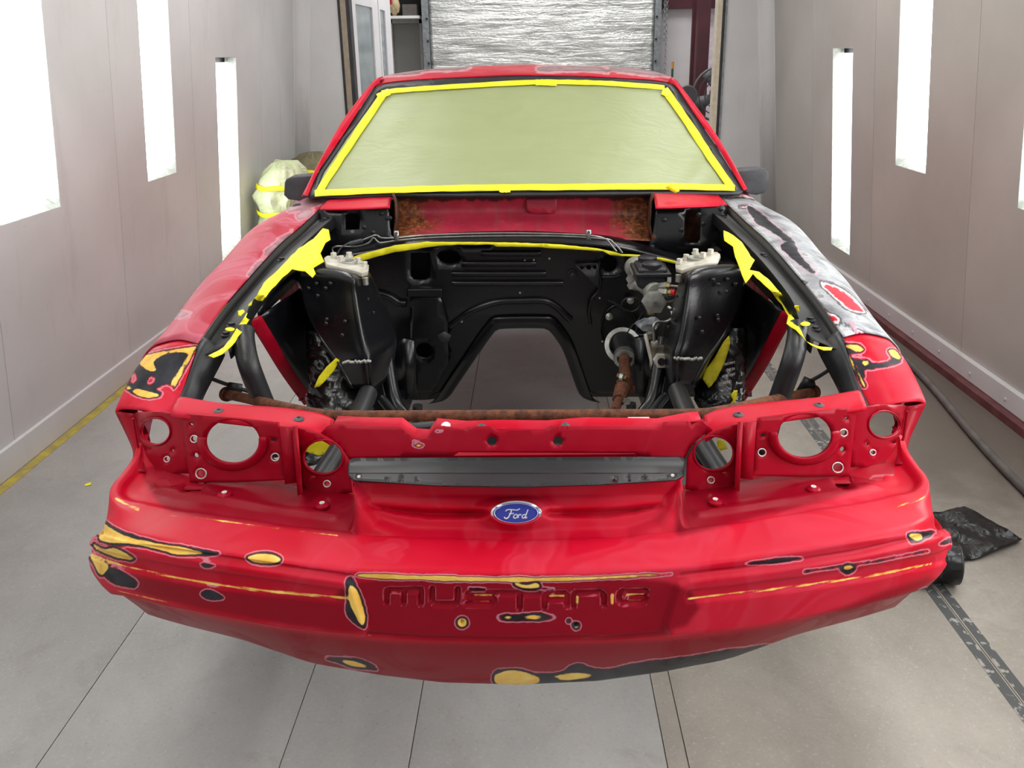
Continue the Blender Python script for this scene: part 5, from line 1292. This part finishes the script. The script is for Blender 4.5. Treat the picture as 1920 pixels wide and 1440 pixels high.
# inner wheel houses: black walls, red front flange
def apron(sgn):
    e = [at(x, y, X=-0.625) for x, y in ((474,598),(479,606),(500,640),(530,690),(556,728),(577,756))]
    def C(p): return mir(p, sgn)
    bot = Vector((-0.60, 2.5, 0.42)); 
    f2 = [p+Vector((0.010, 0.026, 0.0)) for p in e]
    back = [Vector((-0.598, 2.52, p.z)) for p in e]; 
    mid = [p.lerp(q, 0.5)+Vector((0.03, 0, 0)) for p, q in zip(f2, back)]
    o = loft('wheel_house', [[C(p) for p in f2], [C(p) for p in mid], [C(p) for p in back]], M['black'], car, 24, 6, 0.003, 0)
    up = [Vector((-0.606, y, float(np.interp(y, ledY, [p.z for p in led]))-0.02)) for y in np.linspace(1.68, 2.5, 12)]
    lo = [Vector((-0.606, y, float(np.interp(y, [p.y for p in e], [p.z for p in e])) if y > e[0].y else e[0].z)) for y in np.linspace(1.68, 2.5, 12)]
    top_e = [Vector((-0.622, y, e[0].z-0.01)) for y in np.linspace(e[0].y+0.03, 2.5, 12)]
    up2 = [Vector((-0.622, y, float(np.interp(y, ledY, [p.z for p in led]))-0.03)) for y in np.linspace(e[0].y+0.03, 2.5, 12)]
    solid(grid('apron_wall', [[C(p) for p in up2], [C(p) for p in top_e]], M['black'], o), 0.003, 0)
    fl = loft('red_flange', [[C(p+Vector((-0.010, -0.004, -0.004))) for p in e], [C(p+Vector((0.004, 0.010, 0.0))) for p in e], [C(p) for p in f2]], M['paint_in'], o, 24, 3, 0.003, 0); paint(fl)
    for k, r in ((0.93, 0.006), (0.86, 0.004)):
        p = e[4].lerp(e[5], (k-0.8)/0.2); q = C(p+Vector((-0.006, -0.002, 0.0))); cyl('flange_hole', q, q+Vector((0, -0.003, 0.001)), r, M['black_hole'], fl, n=10)
    # down tube of the front frame
    tp_ = [at(458,620,X=-0.612), at(458,640,X=-0.605), at(466,682,X=-0.58), at(490,745,X=-0.565), at(512,800,X=-0.55), at(525,850,X=-0.54)]
    tube('frame_tube', [C(p) for p in tp_], 0.0225, M['black_sat'], car, 18, 6)
    # frame rail, crossmember leg and strut stub
    zt_ = 0.42
    v, f = box_vf((-0.46, 1.40, zt_-0.05), (-0.37, 2.55, zt_+0.05))
    o2 = ob('frame_rail', [C(Vector(p)) for p in v], f, M['black'], car, False); bev(o2, 0.008)
    leg_ = [C(at(x, y, Y=Y)) for x, y, Y in ((720,640,2.0),(728,700,1.95),(742,760,1.9),(775,800,1.85))]
    tube('crossmember_leg', leg_, 0.020, M['black'], car, 12, 5)
    tube('crossmember_leg', [C(at(x, y, Y=Y)) for x, y, Y in ((716,748,1.9),(745,785,1.82),(770,815,1.75))], 0.012, M['black_sat'], car, 10, 4)
    st_ = [C(at(x, y, Y=Y)) for x, y, Y in ((690,738,1.80),(674,775,1.70),(655,812,1.62),(625,862,1.52),(600,900,1.46))]
    tube('control_strut', st_, 0.023, M['black_sat'], car, 18, 5)
    tube('control_strut', [C(at(x, y, Y=Y)) for x, y, Y in ((640,850,1.60),(610,885,1.55))], 0.008, M['steel'], car, 8, 2)
    cyl('ball_joint', C(at(783, 760, Y=2.05)), C(at(783, 772, Y=2.05)), 0.014, M['black_sat'], car, n=14)
    bb = plate('bracket', [(740,650),(756,636),(776,640),(780,740),(756,752),(744,720)], [], lambda x, y: C(at(x, y, Y=2.28)), M['black'], car, 0.02)
both(apron)
tube('crossmember', [Vector((x, 1.86, 0.50+0.02*math.cos(x*5))) for x in np.linspace(-0.36, 0.36, 9)], 0.022, M['black_sat'], car, 14, 3)
tube('sway_bar', [at(x, y, Y=1.72) for x, y in ((735,800),(780,803),(850,795),(905,790))], 0.014, M['black_sat'], car, 12, 4)
tube('sway_bar', [at(x, y, Y=1.72) for x, y in ((1205,798),(1160,797),(1130,795))], 0.014, M['black_sat'], car, 12, 4)
for px in (882, 1133):
    q = at(px, 797, Y=1.70); lathe('bush', q, [(0.02, -0.012), (0.026, -0.01), (0.026, 0.01), (0.02, 0.012)], M['black_sat'], car, axis=(1, 0.3, 0), n=18)

# ------------------------------------------------------------------ bagged struts behind the towers
def bagged(sgn, prof, tape, label, scrap=None):
    rows = []
    K = 44; seg = 40
    pts = [Vector(at(x, y, Y=Y)) for x, y, Y, r in prof]; rad = [p[3] for p in prof]
    C_ = crom(pts, 10); RAD = np.interp(np.linspace(0, len(pts)-1, len(C_)), range(len(pts)), rad)
    for i, c0 in enumerate(C_):
        r = []
        for j in range(seg):
            ph = 2*math.pi*j/seg; q = Vector((math.cos(ph)*1.8, math.sin(ph)*1.8, i*0.22+sgn))
            n = (abs(mnoise.noise(q))-0.2)*0.5+0.35*mnoise.noise(q*2.7)+0.2*mnoise.noise(q*6)
            k = RAD[i]*(1+0.22*n); r.append(c0+Vector((k*math.cos(ph), k*math.sin(ph), 0.25*k*n)))
        rows.append(r)
    o = grid('bag_wrapped_strut', rows, M['bag'], car, closed=True); o['label'] = label
    P = proj(wverts(o))
    return o
bgL = bagged(-1, [(606,610,1.99,.045),(618,650,1.97,.058),(632,690,1.94,.070),(640,735,1.90,.082),(632,775,1.84,.085),(600,812,1.78,.07),(585,850,1.72,.06)], None, 'strut wrapped in glossy black plastic with a yellow tape band')
bgR = bagged(1, [(1376,608,1.99,.032),(1368,645,1.98,.046),(1356,690,1.97,.058),(1350,730,1.93,.064),(1352,760,1.90,.062),(1390,812,1.82,.055),(1430,842,1.76,.05)], None, 'strut wrapped in black plastic bag with white warning print')
plate('tape_band', jag([(588,728),(597,706),(612,688),(630,672),(637,676),(625,697),(610,715),(600,724)], 0.8), [], lambda x, y: at(x, y, Y=1.845+0.0002*(x-610)), M['tape'], bgL, 0.0015, 6)
plate('tape_band', jag([(1367,629),(1370,636),(1367,655),(1358,682),(1342,712),(1329,727),(1316,710),(1322,695),(1340,670),(1357,640)], 0.8), [], lambda x, y: at(x, y, Y=1.885+0.0005*abs(x-1345)), M['tape_sheer'], bgR, 0.0015, 6)
plate('tape_band', jag([(1370,742),(1376,733),(1383,732),(1381,748),(1372,760),(1369,758),(1375,750)], 0.8), [], lambda x, y: at(x, y, Y=1.86), M['tape'], bgR, 0.0015, 5)
plate('tape_band', jag([(570,838),(580,830),(600,825),(622,829),(618,848),(600,855),(575,848)], 0.8), [], lambda x, y: at(x, y, Y=1.66), M['tape'], bgL, 0.0015, 6)
plate('tape_band', jag([(1345,824),(1358,826),(1364,842),(1350,845),(1345,838)], 0.8), [], lambda x, y: at(x, y, Y=1.68), M['tape_sheer'], bgR, 0.0015, 6)
# warning print, upside down on the bag
for k, (txt, px, py, sz) in enumerate((('OF SUFFO', 1362, 714, 8.0), ('AWAY FROM', 1366, 701, 8.0), ('NG BAG', 1370, 690, 8.0), ('IS BAG CHO', 1368, 679, 7.0))):
    cu = bpy.data.curves.new('bag_print', 'FONT'); cu.body = txt; cu.align_x = 'CENTER'; cu.size = 1.0; cu.extrude = 0.02
    to = bpy.data.objects.new('tmp_print', cu); COL.objects.link(to)
    dg = bpy.context.evaluated_depsgraph_get(); me = bpy.data.meshes.new_from_object(to.evaluated_get(dg)); bpy.data.objects.remove(to)
    vs = [v.co.copy() for v in me.vertices]; fs = [tuple(p.vertices) for p in me.polygons]
    def L3(v):
        x = px-v.x*sz*0.72*0.72; y = py+v.y*sz*0.9+v.x*0.8
        return at(x, y, Y=1.880+v.z*0.01+0.0006*abs(x-1356))
    ob('bag_print', [L3(v) for v in vs], fs, M['white'], bgR, False)

# ------------------------------------------------------------------ master cylinder, steering shaft, valve
def Cc(x, y, Y): return at(x, y, Y=Y)
mc_y = 2.30
mcn = lathe('master_cylinder', Cc(1228,546,2.22), [(0.012, -0.012), (0.026, -0.010), (0.034, 0.0), (0.034, 0.02), (0.026, 0.026), (0.026, 0.18), (0.034, 0.185), (0.034, 0.20)], M['alu'], car, axis=(-0.18, 1, 0.12), n=20)
mcn['label'] = 'grey cast brake master cylinder with black reservoir'
hx_ = Cc(1224,564,2.20)
lathe('hex_boss', hx_, [(0.034, 0.0), (0.034, 0.03), (0.020, 0.034), (0.001, 0.034)], M['alu'], mcn, axis=(0.05, -1, 0.1), n=6)
cyl('boss_bolt', hx_+Vector((0.002, -0.034, 0.004)), hx_+Vector((0.002, -0.04, 0.004)), 0.007, M['steel'], mcn, n=8)
lathe('flange_ear', Cc(1190,528,2.34), [(0.026, 0), (0.026, 0.012), (0.001, 0.012)], M['alu'], mcn, axis=(0, -1, 0.2), n=20, sx=0.7, sy=1.0)
for x, y in ((1182,523),(1184,535)):
    lathe('flange_nut', Cc(x, y, 2.325), [(0.014, 0), (0.014, 0.004), (0.010, 0.004), (0.010, 0.014), (0.005, 0.014), (0.005, 0.020), (0.001, 0.020)], M['steel'], mcn, axis=(0, -1, 0.2), n=6)
mbx = MB(); mbx.tube(crom([Cc(1186,530,2.335), Cc(1200,535,2.30), Cc(1215,545,2.25)], 4), [0.018]*9, 10); mbx.build('flange_arm', M['alu'], mcn)
def rbox(name, c, hx, hy, hz, mat, parent, b, ry=0.0):
    v, f = box_vf((-hx, -hy, -hz), (hx, hy, hz)); Rm = Matrix.Rotation(ry, 3, 'Z')
    o = ob(name, [Vector(c)+Rm@Vector(p) for p in v], f, mat, parent, False); m_ = bev(o, b, 4, 30); return o
rs = Cc(1219,512,2.27)
rbox('reservoir', rs+Vector((0, 0, -0.005)), 0.044, 0.058, 0.030, M['black_sat'], mcn, 0.016)
rbox('reservoir_rim', rs+Vector((0, 0, 0.010)), 0.052, 0.066, 0.006, M['black_sat'], mcn, 0.004)
rbox('reservoir_top', rs+Vector((0, 0, 0.019)), 0.042, 0.056, 0.009, M['black_sat'], mcn, 0.009)
for x, y, Y in ((1214,487,2.31),(1222,499,2.24)):
    q = Cc(x, y, Y)
    cp_ = lathe('reservoir_cap', q+Vector((0, 0, -0.008)), [(0.024, -0.016), (0.024, 0.002), (0.028, 0.004), (0.028, 0.016), (0.024, 0.019), (0.001, 0.019)], M['black_sat'], mcn, n=28)
for x, y in ((1243,535),):
    cyl('line_port', Cc(1236,537,2.22), Cc(1252,536,2.20), 0.013, M['alu'], mcn, n=6)
    cyl('brass_nut', Cc(1250,536,2.20), Cc(1257,536,2.195), 0.010, M['brass'], mcn, n=6)
tube('brake_line', [Cc(1255,536,2.195), Cc(1268,537,2.19), Cc(1290,540,2.18)], 0.0035, M['line'], mcn, 8, 4)
cyl('line_port', Cc(1234,547,2.22), Cc(1254,548,2.20), 0.017, M['alu'], mcn, n=6)
cyl('brass_nut', Cc(1253,548,2.20), Cc(1260,548,2.195), 0.011, M['brass'], mcn, n=6)
cyl('red_plug', Cc(1259,548,2.195), Cc(1266,548,2.19), 0.010, M['redcap'], mcn, n=12)
tube('brake_line', [Cc(1236,565,2.21), Cc(1256,565,2.20), Cc(1270,559,2.18), Cc(1284,548,2.16)], 0.0032, M['line'], mcn, 8, 5)
cyl('lower_stem', Cc(1222,572,2.24), Cc(1222,588,2.24), 0.015, M['brass'], mcn, n=12)
# steering shaft: boot ring, black sleeve, clamp collar, rusty shaft, universal joint
ssh = lathe('steering_boot', Cc(1168,648,2.44), [(0.058, 0.0), (0.060, 0.004), (0.046, 0.006), (0.042, 0.0), (0.058, 0.0)], M['steel'], car, axis=(0.0, -0.85, 0.5), n=32, caps=False)
ssh['label'] = 'steering shaft with rusty joint through the firewall'
s0, s1, s2, s3, s4 = Cc(1169,644,2.44), Cc(1171,668,2.31), Cc(1172,706,2.20), Cc(1168,728,2.14), Cc(1158,756,2.05)
lathe('boot_cone', s0, [(0.038, 0), (0.036, 0.012), (0.028, 0.03), (0.024, 0.10), (0.024, 0.15)], M['black_sat'], ssh, axis=(s1-s0), n=24)
d_ = (s2-s1).normalized()
lathe('shaft_collar', s1, [(0.020, -0.006), (0.033, -0.006), (0.034, 0.0), (0.034, 0.016), (0.031, 0.018), (0.020, 0.018)], M['steel'], ssh, axis=d_, n=24)
cyl('rusty_shaft', s1, s2, 0.0175, M['rust'], ssh, n=18)
jn = MB(); jn.cyl(s2-d_*0.01, s2+d_*0.03, 0.021, 0.019, 14); jn.box(s2+Vector((-0.024, -0.012, -0.055)), s2+Vector((-0.010, 0.014, -0.015))); jn.box(s2+Vector((0.008, -0.012, -0.050)), s2+Vector((0.022, 0.014, -0.012)))
jn.cyl(s2+Vector((-0.03, 0, -0.045)), s2+Vector((0.03, 0, -0.04)), 0.010, 0.010, 12)
bev(jn.build('joint_yoke', M['rust'], ssh, False), 0.003)
jn2 = MB(); jn2.cyl(s3+Vector((0, 0, 0)), s3.lerp(s4, 0.8), 0.024, 0.019, 14); jn2.cyl(s3.lerp(s4, 0.75), s4+(s4-s3)*0.5, 0.012, 0.014, 12)
bev(jn2.build('lower_yoke', M['rust'], ssh, False), 0.003)
cyl('pinch_bolt', Cc(1157,703,2.18), Cc(1174,709,2.17), 0.006, M['brass'], ssh, n=8); cyl('pinch_nut', Cc(1163,705,2.175), Cc(1169,707,2.17), 0.012, M['steel'], ssh, n=6)
cyl('pinch_nut', Cc(1173,752,2.04), Cc(1177,753,2.03), 0.010, M['steel'], ssh, n=6)
# proportioning valve, its lines, a film scrap and loose wires
pv = rbox('brake_valve', Cc(1234,668,1.98), 0.020, 0.022, 0.036, M['grime'], car, 0.004); pv['label'] = 'grimy cream brake valve with bent steel lines'
cyl('valve_nose', Cc(1237,672,1.965), Cc(1240,678,1.93), 0.019, M['cream'], pv, n=6); cyl('valve_plug', Cc(1240,678,1.93), Cc(1240.5,679,1.922), 0.010, M['black_hole'], pv, n=10)
plate('valve_bracket', [(1226,648),(1240,645),(1254,650),(1258,668),(1252,674),(1244,662),(1230,656)], [], lambda x, y: Cc(x, y, 2.0), M['rust'], pv, 0.004)
tube('valve_line', [Cc(1227,652,1.98), Cc(1226,630,1.98), Cc(1225,612,1.98), Cc(1232,604,1.99), Cc(1250,604,2.0), Cc(1261,595,2.02), Cc(1258,580,2.04), Cc(1253,576,2.05)], 0.0042, M['line'], pv, 8, 6)
tube('valve_line', [Cc(1228,618,1.99), Cc(1236,608,2.0), Cc(1252,602,2.01), Cc(1262,596,2.02)], 0.004, M['line'], pv, 8, 5)
tube('valve_line', [Cc(1210,626,1.98), Cc(1214,645,1.97), Cc(1224,684,1.96), Cc(1231,698,1.95), Cc(1235,696,1.95), Cc(1235,688,1.95)], 0.005, M['cream'], pv, 8, 6)
cyl('valve_fitting', Cc(1227,640,1.98), Cc(1228,650,1.98), 0.010, M['cream'], pv, n=6); cyl('valve_fitting', Cc(1218,624,2.0), Cc(1220,634,2.0), 0.012, M['grime'], pv, n=6)
def film():
    m_, nt, b = nmat('clear_film'); b.inputs['Base Color'].default_value = rgb(150, 154, 160); b.inputs['Roughness'].default_value = 0.2; b.inputs['Alpha'].default_value = 0.5; return m_
plate('film_scrap', [(1190,607),(1208,596),(1228,594),(1240,602),(1232,614),(1222,622),(1206,621)], [], lambda x, y: Cc(x, y, 1.99)+Vector((0, 0.012*mnoise.noise(Vector((x*0.09, y*0.09, 0))), 0)), film(), car, 0.001, 5)
for pts in ([(1140,563),(1155,571),(1172,582),(1185,584),(1196,578),(1200,566),(1190,558),(1175,559),(1166,568),(1168,578),(1182,584)], [(1148,563),(1165,576),(1180,582)], [(1198,568),(1202,580),(1198,598),(1184,612),(1175,628),(1180,642),(1188,648)], [(1204,570),(1206,582),(1200,594)], [(1195,612),(1192,622),(1200,628),(1215,625),(1228,618)], [(1204,628),(1207,640),(1198,648),(1186,645)]):
    tube('loose_wire', [Cc(x, y, 2.40-0.0*k) for k, (x, y) in enumerate(pts)], 0.0022, M['wire'], car, 6, 5)
for x, y in ((1182,563),(1142,593.5)):
    lathe('wire_stud', Cc(x, y, 2.47), [(0.012, 0), (0.012, 0.006), (0.006, 0.008), (0.001, 0.010)], M['steel'], car, axis=(0, -1, 0.2), n=10)
lathe('pedal_grommet', Cc(1253,523,2.42), [(0.02, 0), (0.02, 0.01), (0.001, 0.01)], M['white'], car, axis=(0, -1, 0), n=14, sx=0.4, sy=1.0)

# ------------------------------------------------------------------ windscreen, paper, tape, roof
def wsl(d=0.0):
    def f(px, py):
        u = (px-984)/400.0; s = (358-py)/208.0
        Y = 2.655-0.085*(1-min(1, u*u))+0.60*s-d
        return at(px, py, Y=Y)
    return f
GAS_O = [(577,367),(600,317),(644,252),(702,163),(712,156),(753,151),(800,147.5),(873,144),(975,140.5),(1080,142),(1160,145.5),(1225,149.5),(1254,153.5),(1268,163),(1300,212),(1340,270),(1370,318),(1394,356),(1388,362),(1240,362),(980,364),(735,365),(640,369)]
glass = plate('windscreen', [(583,364),(620,300),(704,168),(760,158),(955,150),(1160,153),(1255,158),(1300,222),(1385,356),(980,362)], [], wsl(-0.004), M['doorglass'], car, 0.005, 24)
GAS_I = [(590,362),(607,322),(650,258),(710,177),(722,171),(756,166),(873,158),(1006,151),(1100,152),(1160,154.5),(1236,160),(1248,164),(1256,174),(1292,222),(1330,280),(1360,328),(1380,354),(980,358),(735,360)]
gk = plate('windscreen_gasket', GAS_O, [GAS_I], wsl(0.002), M['gasket'], car, 0.012, 14); gk['label'] = 'black rubber windscreen gasket'
PAP = [(592,361),(608,324),(652,258),(713,174),(756,165),(873,157),(1006,150),(1160,154),(1246,163),(1290,222),(1330,284),(1378,353),(980,357)]
pp = plate('masking_paper', PAP, [], lambda x, y: wsl(0.004+0.004*mnoise.noise(Vector((x*0.012, y*0.02, 2)))+0.010*abs(mnoise.noise(Vector((x*0.02+y*0.015, y*0.006-x*0.004, 5))))*max(0.25, min(1, (720-x)/120 if x < 720 else (x-1230)/100)))(x, y), M['paper'], car, 0.001, 9)
pp['label'] = 'pale green masking paper over the windscreen'
def strip(name, mid, hw, d=0.010, mat='tape', par=None):
    """tape strip: mid-line in pixels with half widths"""
    a, b = [], []
    mm = [Vector((x, y, 0)) for x, y in mid]; mm = crom(mm, 5) if len(mm) > 2 else [mm[0].lerp(mm[1], k/10) for k in range(11)]
    for k, p in enumerate(mm):
        t = (mm[min(k+1, len(mm)-1)]-mm[max(k-1, 0)]).normalized(); n = Vector((-t.y, t.x, 0))
        a.append(p+n*(hw+random.uniform(-0.5, 0.5))); b.append(p-n*(hw+random.uniform(-0.5, 0.5)))
    return plate(name, [(p.x, p.y) for p in a]+[(p.x, p.y) for p in reversed(b)], [], wsl(d), M[mat], par or car, 0.001, 14)
strip('masking_tape', [(597,361),(616,330),(661,262),(719,176)], 6.6, 0.016)
strip('masking_tape', [(716,174),(756,168.5),(873,160.5),(1006,153.5),(1100,154.5),(1160,157),(1246,164)], 4.4, 0.017)
strip('masking_tape', [(1246,167),(1290,230),(1330,291),(1373,353)], 7.0, 0.016)
strip('masking_tape', [(590,362),(735,356),(850,352.5),(970,351),(1100,350),(1250,349),(1378,352)], 5.8, 0.018)
strip('masking_tape', [(708,182),(730,171)], 6, 0.019); strip('masking_tape', [(1004,154),(1044,155)], 5.4, 0.019); strip('masking_tape', [(936,354),(957,354)], 6.5, 0.020); strip('masking_tape', [(1241,172),(1258,178)], 5, 0.019)
# A pillars and roof
AL = [(566,369),(600,303),(636,237),(673,186),(702,151),(717,144)]; GL = [(577,368),(600,317),(644,252),(682,192),(703,161),(712,156.5)]
AR = [(1402,357),(1373,303),(1344,255),(1313,211),(1284,172),(1268,151),(1258,146)]; GR = [(1394,357),(1370,316),(1340,268),(1303,215),(1276,174),(1262,157),(1252,154)]
for A_, G_ in ((AL, GL), (AR, GR)):
    g = [wsl(0.006)(x, y) for x, y in G_]; a = [at(x, y, Y=wsl(0)(gx, gy).y+0.05) for (x, y), (gx, gy) in zip(A_, G_)]
    sg = -1 if A_ is AL else 1
    o_ = [p+Vector((sg*0.015, 0.10, -0.004)) for p in a]
    o = loft('windscreen_pillar', [g, [p.lerp(q, 0.5)+Vector((0, -0.012, 0.006)) for p, q in zip(g, a)], a, o_], M['paint'], car, 40, 4); paint(o); solid(o, 0.003, 0)
rx = [702, 720, 753, 800, 855, 965, 1080, 1160, 1220, 1256, 1268]
def interp(pts, x): return float(np.interp(x, [p[0] for p in pts], [p[1] for p in pts]))
top_l = [(700,152),(717,144),(753,138),(795,133),(860,128.5),(975,124.5),(1080,126),(1180,130),(1241,136),(1262,147),(1270,153)]
gas_t = [(700,164),(712,157),(753,151.5),(800,148),(873,144.5),(975,141),(1080,142.5),(1160,146),(1225,150),(1254,154),(1270,164)]
e0 = [wsl(0.004)(x, interp(gas_t, x)) for x in rx]
e1 = [at(x, 0.55*interp(gas_t, x)+0.45*interp(top_l, x), Y=e0[k].y+0.10) for k, x in enumerate(rx)]
e2 = [at(x, interp(top_l, x), Y=e0[k].y+0.36) for k, x in enumerate(rx)]
def back(dy, dz, w): return [Vector((p.x*w, p.y+dy, p.z+dz)) for p in e2]
rf = loft('roof', [e0, e1, e2, back(0.5, 0.0, 1.0), back(1.0, -0.035, 0.98), back(1.3, -0.10, 0.97), back(1.75, -0.36, 1.05)], M['paint_roof'], car, 60, 6)
paint(rf, metal=[('P', [(700,140),(780,137),(800,131),(850,130),(870,126),(700,126)]), ('P', [(1008,131),(1020,127),(1060,127),(1120,128),(1140,136),(1120,132),(1060,131),(1030,133)]), ('P', [(1150,128),(1290,140),(1240,141),(1170,134)])], dark=[])
solid(rf, 0.003, 0)
# body sides behind the fenders, so the shell is whole from either side
def bside(sgn):
    a = [Vector((-0.655-0.0*y, y, z)) for y, z in ((2.72, 1.0),)]
    ys = [2.86, 3.2, 3.6, 4.0, 4.5, 5.0, 5.35]
    belt = [Vector((-0.80, y, z)) for y, z in zip(ys, (0.965, 0.975, 0.98, 0.985, 1.0, 1.01, 1.0))]
    rows = [belt, [p+Vector((-0.045, 0, -0.06)) for p in belt], [Vector((-0.87, p.y, 0.62)) for p in belt], [Vector((-0.86, p.y, 0.34)) for p in belt]]
    o = loft('body_side', [[mir(p, sgn) for p in r] for r in rows], M['paint'], car, 30, 5, 0.003, 0); paint(o)
    gl = [[mir(p, sgn) for p in ([Vector((-0.79, y, 0.985)) for y in (2.95, 3.6, 4.5)])], [mir(p, sgn) for p in ([Vector((-0.575, y, 1.34)) for y in (3.35, 3.8, 4.2)])]]
    loft('side_glass', gl, M['paper'], car, 12, 1, 0.004, 0)
both(bside)
# door mirrors
for sgn, poly in ((-1, [(533,343),(536,336),(545,332),(590,328),(592,376),(560,377),(540,374),(532,366)]), (1, [(1378,320),(1425,316),(1437,318),(1442,326),(1441,352),(1434,362),(1420,366),(1404,364),(1388,352)])):
    o = plate('door_mirror', poly, [], lambda x, y: at(x, y, Y=2.78), M['mirror'], car, 0.07, None); bev(o, 0.014, 4, 50)
    q = at(585 if sgn < 0 else 1385, 360, Y=2.84); rbox('mirror_foot', q, 0.03, 0.03, 0.02, M['mirror'], o, 0.008)

# dark board added in the cabin, blocks background light behind the trough
box('cabin_blocker', (-0.70, 2.68, 0.66), (0.70, 2.72, 0.985), M['black_hole'], car)
# rear wheels and the stands that carry the stripped front end (out of sight below the body)
for sgn in (-1, 1):
    wc = Vector((sgn*0.76, 4.50, 0.315))
    wh = lathe('rear_wheel', wc, [(0.20, -0.095), (0.29, -0.10), (0.312, -0.08), (0.315, 0.0), (0.312, 0.08), (0.29, 0.10), (0.20, 0.095)], M['black_sat'], car, axis=(1, 0, 0), n=40)
    lathe('wheel_rim', wc, [(0.02, 0.06*sgn), (0.15, 0.07*sgn), (0.19, 0.096*sgn), (0.205, 0.098*sgn)], M['galv'], wh, axis=(1, 0, 0), n=32)
    sp = Vector((sgn*0.415, 2.28, 0))
    sb = MB()
    for ax_, ay_ in ((-1, -1), (1, -1), (1, 1), (-1, 1)):
        sb.tube([sp+Vector((ax_*0.10, ay_*0.10, 0.0)), sp+Vector((ax_*0.03, ay_*0.03, 0.30))], 0.012, 6)
    sb.box(sp+Vector((-0.04, -0.04, 0.29)), sp+Vector((0.04, 0.04, 0.372)))
    sb.build('support_stand', M['galv'], car)
